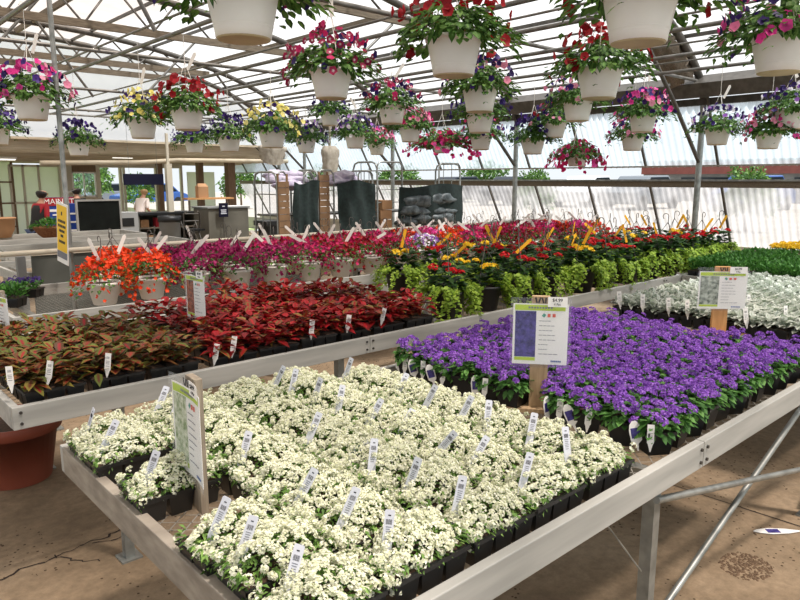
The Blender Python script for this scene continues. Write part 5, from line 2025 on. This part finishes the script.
def skin_body(name, nodes, edges, mat, parent, sub=2):
    me = bpy.data.meshes.new(name)
    me.from_pydata([n_[:3] for n_ in nodes], edges, [])
    me.materials.append(M[mat])
    o = link(name, me, parent)
    s = o.modifiers.new('skin', 'SKIN')
    s.use_smooth_shade = True
    for v, n_ in zip(me.skin_vertices[0].data, nodes):
        r = n_[3]
        v.radius = r if isinstance(r, tuple) else (r, r)
        v.use_root = False
    me.skin_vertices[0].data[0].use_root = True
    u = o.modifiers.new('sub', 'SUBSURF')
    u.levels = u.render_levels = sub
    return o


def person(label, loc, rz, H, top, vest, trousers, hair, lean=.12, seated=False, arm_fwd=.28, bun=False):
    """facing local -Y; one continuous body with clothing and hair as parts"""
    t = thing('person', label, 'person', loc, rz)
    k = H / 1.7

    def P(x, y, z, r):
        ly = -lean * max(0, z - .9)
        rr = tuple(q * k for q in r) if isinstance(r, tuple) else r * k
        return (x * k, (y + ly) * k, z * k, rr)
    N = [P(0, 0, .93, (.15, .11)), P(0, 0, 1.10, (.125, .10)), P(0, 0, 1.28, (.155, .11)), P(0, .01, 1.40, (.11, .08)), P(0, 0, 1.47, .052), P(0, -.01, 1.53, .06), P(0, -.02, 1.60, (.078, .092)), P(0, -.01, 1.67, (.06, .07)),
         P(.17, 0, 1.37, .055), P(.21, -.02, 1.12, .042), P(.19, -arm_fwd * .8, 1.02, .034), P(.18, -arm_fwd * 1.0, 1.01, .036),
         P(-.17, 0, 1.37, .055), P(-.21, -.02, 1.12, .042), P(-.19, -arm_fwd * .8, 1.02, .034), P(-.18, -arm_fwd * 1.0, 1.01, .036),
         P(.09, 0, .84, .085), P(.10, -.01, .48, .06), P(.10, .02, .10, .042), P(.10, -.11, .04, .035),
         P(-.09, 0, .84, .085), P(-.10, -.01, .48, .06), P(-.10, .02, .10, .042), P(-.10, -.11, .04, .035)]
    for sx, b0 in ((1, 11), (-1, 15)):
        hx, hy, hz, _ = N[b0]
        for f in range(5):
            q = (f - 1.5) * .014 if f < 4 else -.034 * sx
            N.append((hx + q * k, hy - (.07 if f < 4 else .03) * k, hz - .01 * k, .010 * k))
            N.append((hx + q * k, hy - (.10 - .008 * abs(f - 1.3) if f < 4 else .05) * k, hz - .03 * k, .008 * k))
    E_ = [(0, 1), (1, 2), (2, 3), (3, 4), (4, 5), (5, 6), (6, 7), (2, 8), (8, 9), (9, 10), (10, 11), (2, 12), (12, 13), (13, 14), (14, 15), (0, 16), (16, 17), (17, 18), (18, 19), (0, 20), (20, 21), (21, 22), (22, 23)]
    q = 24
    for b0 in (11, 15):
        for f in range(5):
            E_ += [(b0, q), (q, q + 1)]
            q += 2
    skin_body('body', N, E_, 'skin', t, 1)
    up = 1.14
    T = [N[i][:3] + (tuple(r_ * up for r_ in N[i][3]) if isinstance(N[i][3], tuple) else N[i][3] * up,) for i in (0, 1, 2, 3, 8, 9, 12, 13)]
    skin_body('shirt', T, [(0, 1), (1, 2), (2, 3), (2, 4), (4, 5), (2, 6), (6, 7)], top, t)
    T = [N[i][:3] + (tuple(r_ * 1.12 for r_ in N[i][3]) if isinstance(N[i][3], tuple) else N[i][3] * 1.16,) for i in (0, 16, 17, 18, 20, 21, 22)]
    skin_body('trousers', T, [(0, 1), (1, 2), (2, 3), (0, 4), (4, 5), (5, 6)], trousers, t)
    if vest:
        b = MB()
        V, nn = [], 16
        for (z, rx, ry) in ((.70, .19, .15), (.93, .185, .15), (1.1, .165, .14), (1.3, .19, .145), (1.38, .15, .12)):
            for j in range(nn):
                g_ = PI * (.0 + j / (nn - 1)) + 0.0
                V.append((rx * math.cos(g_) * k, (ry * math.sin(g_) - lean * max(0, z - .9)) * k, z * k))
        b.add(V, [(i * nn + j, i * nn + j + 1, (i + 1) * nn + j + 1, (i + 1) * nn + j) for i in range(4) for j in range(nn - 1)], 0, True)
        o = b.build('apron', vest, t)
        so = o.modifiers.new('thickness', 'SOLIDIFY')
        so.thickness = .015
    hd = N[6]
    Hh = [(hd[0], hd[1] + .02 * k, hd[2] + .06 * k, (.135 * k, .135 * k)), (hd[0], hd[1] + .045 * k, hd[2] - .03 * k, (.115 * k, .10 * k)), (hd[0], hd[1] + .055 * k, hd[2] - .10 * k, (.055 * k, .035 * k))]
    if bun:
        Hh.append((hd[0], hd[1] + .07 * k, hd[2] - .2 * k, .04 * k))
    skin_body('hair', Hh, [(i, i + 1) for i in range(len(Hh) - 1)], hair, t)
    b = MB()
    hy = hd[1]
    for s in (-1, 1):
        b.lathe([(.001, -.008 * k), (.009 * k, 0), (.001, .008 * k)], 8, (s * .03 * k, hy - .085 * k, hd[2] + .0 * k))
    b.box((0, hy - .088 * k, hd[2] - .05 * k), (.04 * k, .01 * k, .008 * k))
    b.build('eyes_and_mouth', 'hair', t)
    b = MB()
    b.lathe([(.016 * k, -.012 * k), (.014 * k, 0), (.006 * k, .035 * k)], 8, (0, hy - .095 * k, hd[2] - .02 * k))
    b.build('nose', 'skin', t)
    return t


p = at_y(38, 228, 13.0)
person('person in a red top and dark apron standing beyond the empty benches', (p[0], 13.0, 0), math.radians(110), 1.50, 'red_cloth', 'black_cloth', 'denim', 'hair', .22)
p = at_y(78, 200, 16.2)
person('dark haired person behind the blue panel with only the head showing', (p[0] - .02, 16.2, 0), math.radians(170), 1.50, 'black_cloth', None, 'denim', 'hair', .05)
p = at_y(138, 205, 16.4)
person('fair haired person in a pale top bending behind the counter', (p[0], 16.4, 0), math.radians(120), 1.46, 'pale_cloth', None, 'denim', 'hair_blond', .45)

# ------------------------------------------------------------------ outdoors
b = MB()
b.box((37, 5, .2), (50, 120, .4))
struct('ground', b, 'asphalt', label='pale asphalt yard beside the greenhouse')
b = MB()
b.box((-6, 45, -.02), (36, 49, .06))
struct('lawn', b, 'lawn', label='green lawn beyond the shop front')


def car(label, loc, rz, paint, L=4.4):
    t = thing('car', label, 'car', loc, rz, 'parked cars outside')
    prof = [(-L / 2, .35), (-L / 2 + .05, .75), (-L / 2 + .9, .92), (L / 2 - .6, .95), (L / 2 - .05, .8), (L / 2, .4), (L / 2 - .1, .25), (-L / 2 + .1, .25)]
    b = MB()
    b.prism(prof, (0, .85, 0), (1, 0, 0), (0, 0, 1), (0, -1, 0), 1.7)
    b.prism([(-L / 2 + .85, .9), (-L / 2 + 1.55, 1.42), (L / 2 - 1.2, 1.45), (L / 2 - .55, .93)], (0, .72, 0), (1, 0, 0), (0, 0, 1), (0, -1, 0), 1.44)
    b.build('body', paint, t, bevel=.05)
    b = MB()
    for s in (-1, 1):
        b.prism([(-L / 2 + 1.1, .96), (-L / 2 + 1.62, 1.36), (L / 2 - 1.28, 1.38), (L / 2 - .75, .98)], (0, s * .735, 0), (1, 0, 0), (0, 0, 1), (0, -s, 0), .02)
    b.build('side_window', 'glass_dark', t)
    for sx in (-1, 1):
        for sy in (-1, 1):
            b = MB()
            b.tube([(sx * L * .31, sy * .88, .32), (sx * L * .31, sy * .68, .32)], .32, 18)
            b.build('wheel', 'tyre', t)


CARS = [('car_dark', 22, 17.0, 'dark car behind the end of the trolleys'), ('car_white', 23, 14.2, 'white car seen through the vent right of the trolleys'), ('car_grey', 22, 11.6, 'grey car seen through the vent by the wall post'),
        ('car_blue', 24, 8.6, 'blue car seen through the vent near the bright bushes'), ('car_white', 24, 5.4, 'white car seen through the vent at the right'), ('car_dark', 22.5, 20.5, 'dark car seen above the middle trolley')]
for q, (c, x, y, lab) in enumerate(CARS):
    car(lab, (x + 6, y * 1.3, .4), rng.normal(0, .1), c)
p = at_y(150, 200, 40)
car('blue car outside the open shop front', (p[0], 40, .01), .3, 'car_blue')
p = at_y(113, 190, 46)
car('grey car far outside the shop front', (p[0], 46, .01), .1, 'car_grey')


def bush_mesh(R, Hh, n, lf):
    c = Cloud()
    d = unit(rng.normal(0, 1, (n, 3)))
    d[:, 2] = np.where(d[:, 2] < -.4, -d[:, 2], d[:, 2])
    lump = 1 + .22 * np.sin(d[:, 0] * 6 + 1) * np.sin(d[:, 1] * 7) + .15 * np.sin(d[:, 2] * 9)
    P = d * np.array([R, R, Hh]) * (lump * rng.uniform(.72, 1.0, n))[:, None]
    c.leaves(P, unit(d + rng.normal(0, .6, d.shape)), d, rng.uniform(.10, .18, n), rng.uniform(.07, .12, n), .1, .2)
    return c.mesh('foliage', lf)


BUSH = [bush_mesh(1.0, 1.0, 2200, 'leaf_tree') for _ in range(2)]
b = MB()
b.tube([(0, 0, 0), (0.02, 0, .5), (0, .02, 1.0)], .07, 8, 0, .03)
TRUNK = b.mesh('trunk', 'brown_post')
spots = []
for q, by in enumerate((3.7, 6.6, 12.9)):
    spots.append((17.4, by, .4, .6, 1.45, 'bush along the outside of the side wall, %s from the right' % ORD[q]))
for q in range(3):
    spots.append((33 + rng.uniform(-2, 2), 30 + q * 7, .4, 1.9, rng.uniform(1.9, 2.3), 'tree beyond the parked cars, %s from the right' % ORD[q]))
for px, Y, r, h, lab in ((80, 36, 1.1, 2.9, 'tree seen through the left pane of the shop window'), (92, 42, 1.2, 3.0, 'tree seen through the right pane of the shop window'), (139, 24, .5, 1.75, 'rounded shrub outside the open shop front'),
                         (241, 27, .8, 2.35, 'tree past the shop corner post')):
    p = at_y(px, 190, Y)
    spots.append((p[0], Y, .0, r, h, lab))
for q, (x, y, z, r, h, lab) in enumerate(spots):
    t = thing('tree' if h > 2 else 'bush', 'green ' + lab, 'tree' if h > 2 else 'bush', (x, y, z), rng.uniform(0, 6), 'trees and bushes outside')
    o = link('foliage', BUSH[q % 2], t)
    o.scale = (r, r, min(r * 1.25, h * .8))
    o.location = (0, 0, h - min(r * 1.25, h * .8))
    o = link('trunk', TRUNK, t)
    o.scale = (.8, .8, h * .8)
t = thing('far_building', 'long low grey building with a red fascia beyond the parked cars', 'building', (44, 2, .4))
b = MB()
b.box((0, 0, .8), (6, 40, 1.6))
b.build('wall', 'grey_panel', t)
b = MB()
b.box((-.2, 0, 1.95), (6.2, 40, .7))
b.build('fascia', 'brick', t)
b = MB()
b.box((0, 0, 2.36), (6.6, 40.6, .12))
b.build('roof', 'grey_panel', t)
for q in range(6):
    b = MB()
    b.box((-3.02, -16 + q * 6.3, .8), (.08, 4, 1.2))
    b.build('window', 'glass_dark', t)

# ------------------------------------------------------------------ light
w = bpy.data.worlds.new('sky')
SC.world = w
w.use_nodes = True
nt = w.node_tree
nt.nodes.clear()
out = nt.nodes.new('ShaderNodeOutputWorld')
bg = nt.nodes.new('ShaderNodeBackground')
bg.inputs[0].default_value = (.90, .955, 1.0, 1)
bg.inputs[1].default_value = 0.95
nt.links.new(bg.outputs[0], out.inputs[0])
sd = bpy.data.lights.new('sun', 'SUN')
sd.energy = 8.0
sd.angle = math.radians(6)
sd.color = (1, .985, .96)
so = bpy.data.objects.new('sun', sd)
COL.objects.link(so)
so.rotation_euler = Vector((-.18, .42, -1.0)).to_track_quat('-Z', 'Y').to_euler()

SC.view_settings.view_transform = 'Standard'
SC.view_settings.look = 'None'
SC.view_settings.gamma = 1
SC.view_settings.exposure = 0.1
SC.view_settings.use_curve_mapping = False
SC.cycles.use_denoising = True
SC.cycles.max_bounces = 8
SC.cycles.diffuse_bounces = 4
SC.cycles.transparent_max_bounces = 12
SC.cycles.sample_clamp_indirect = 6
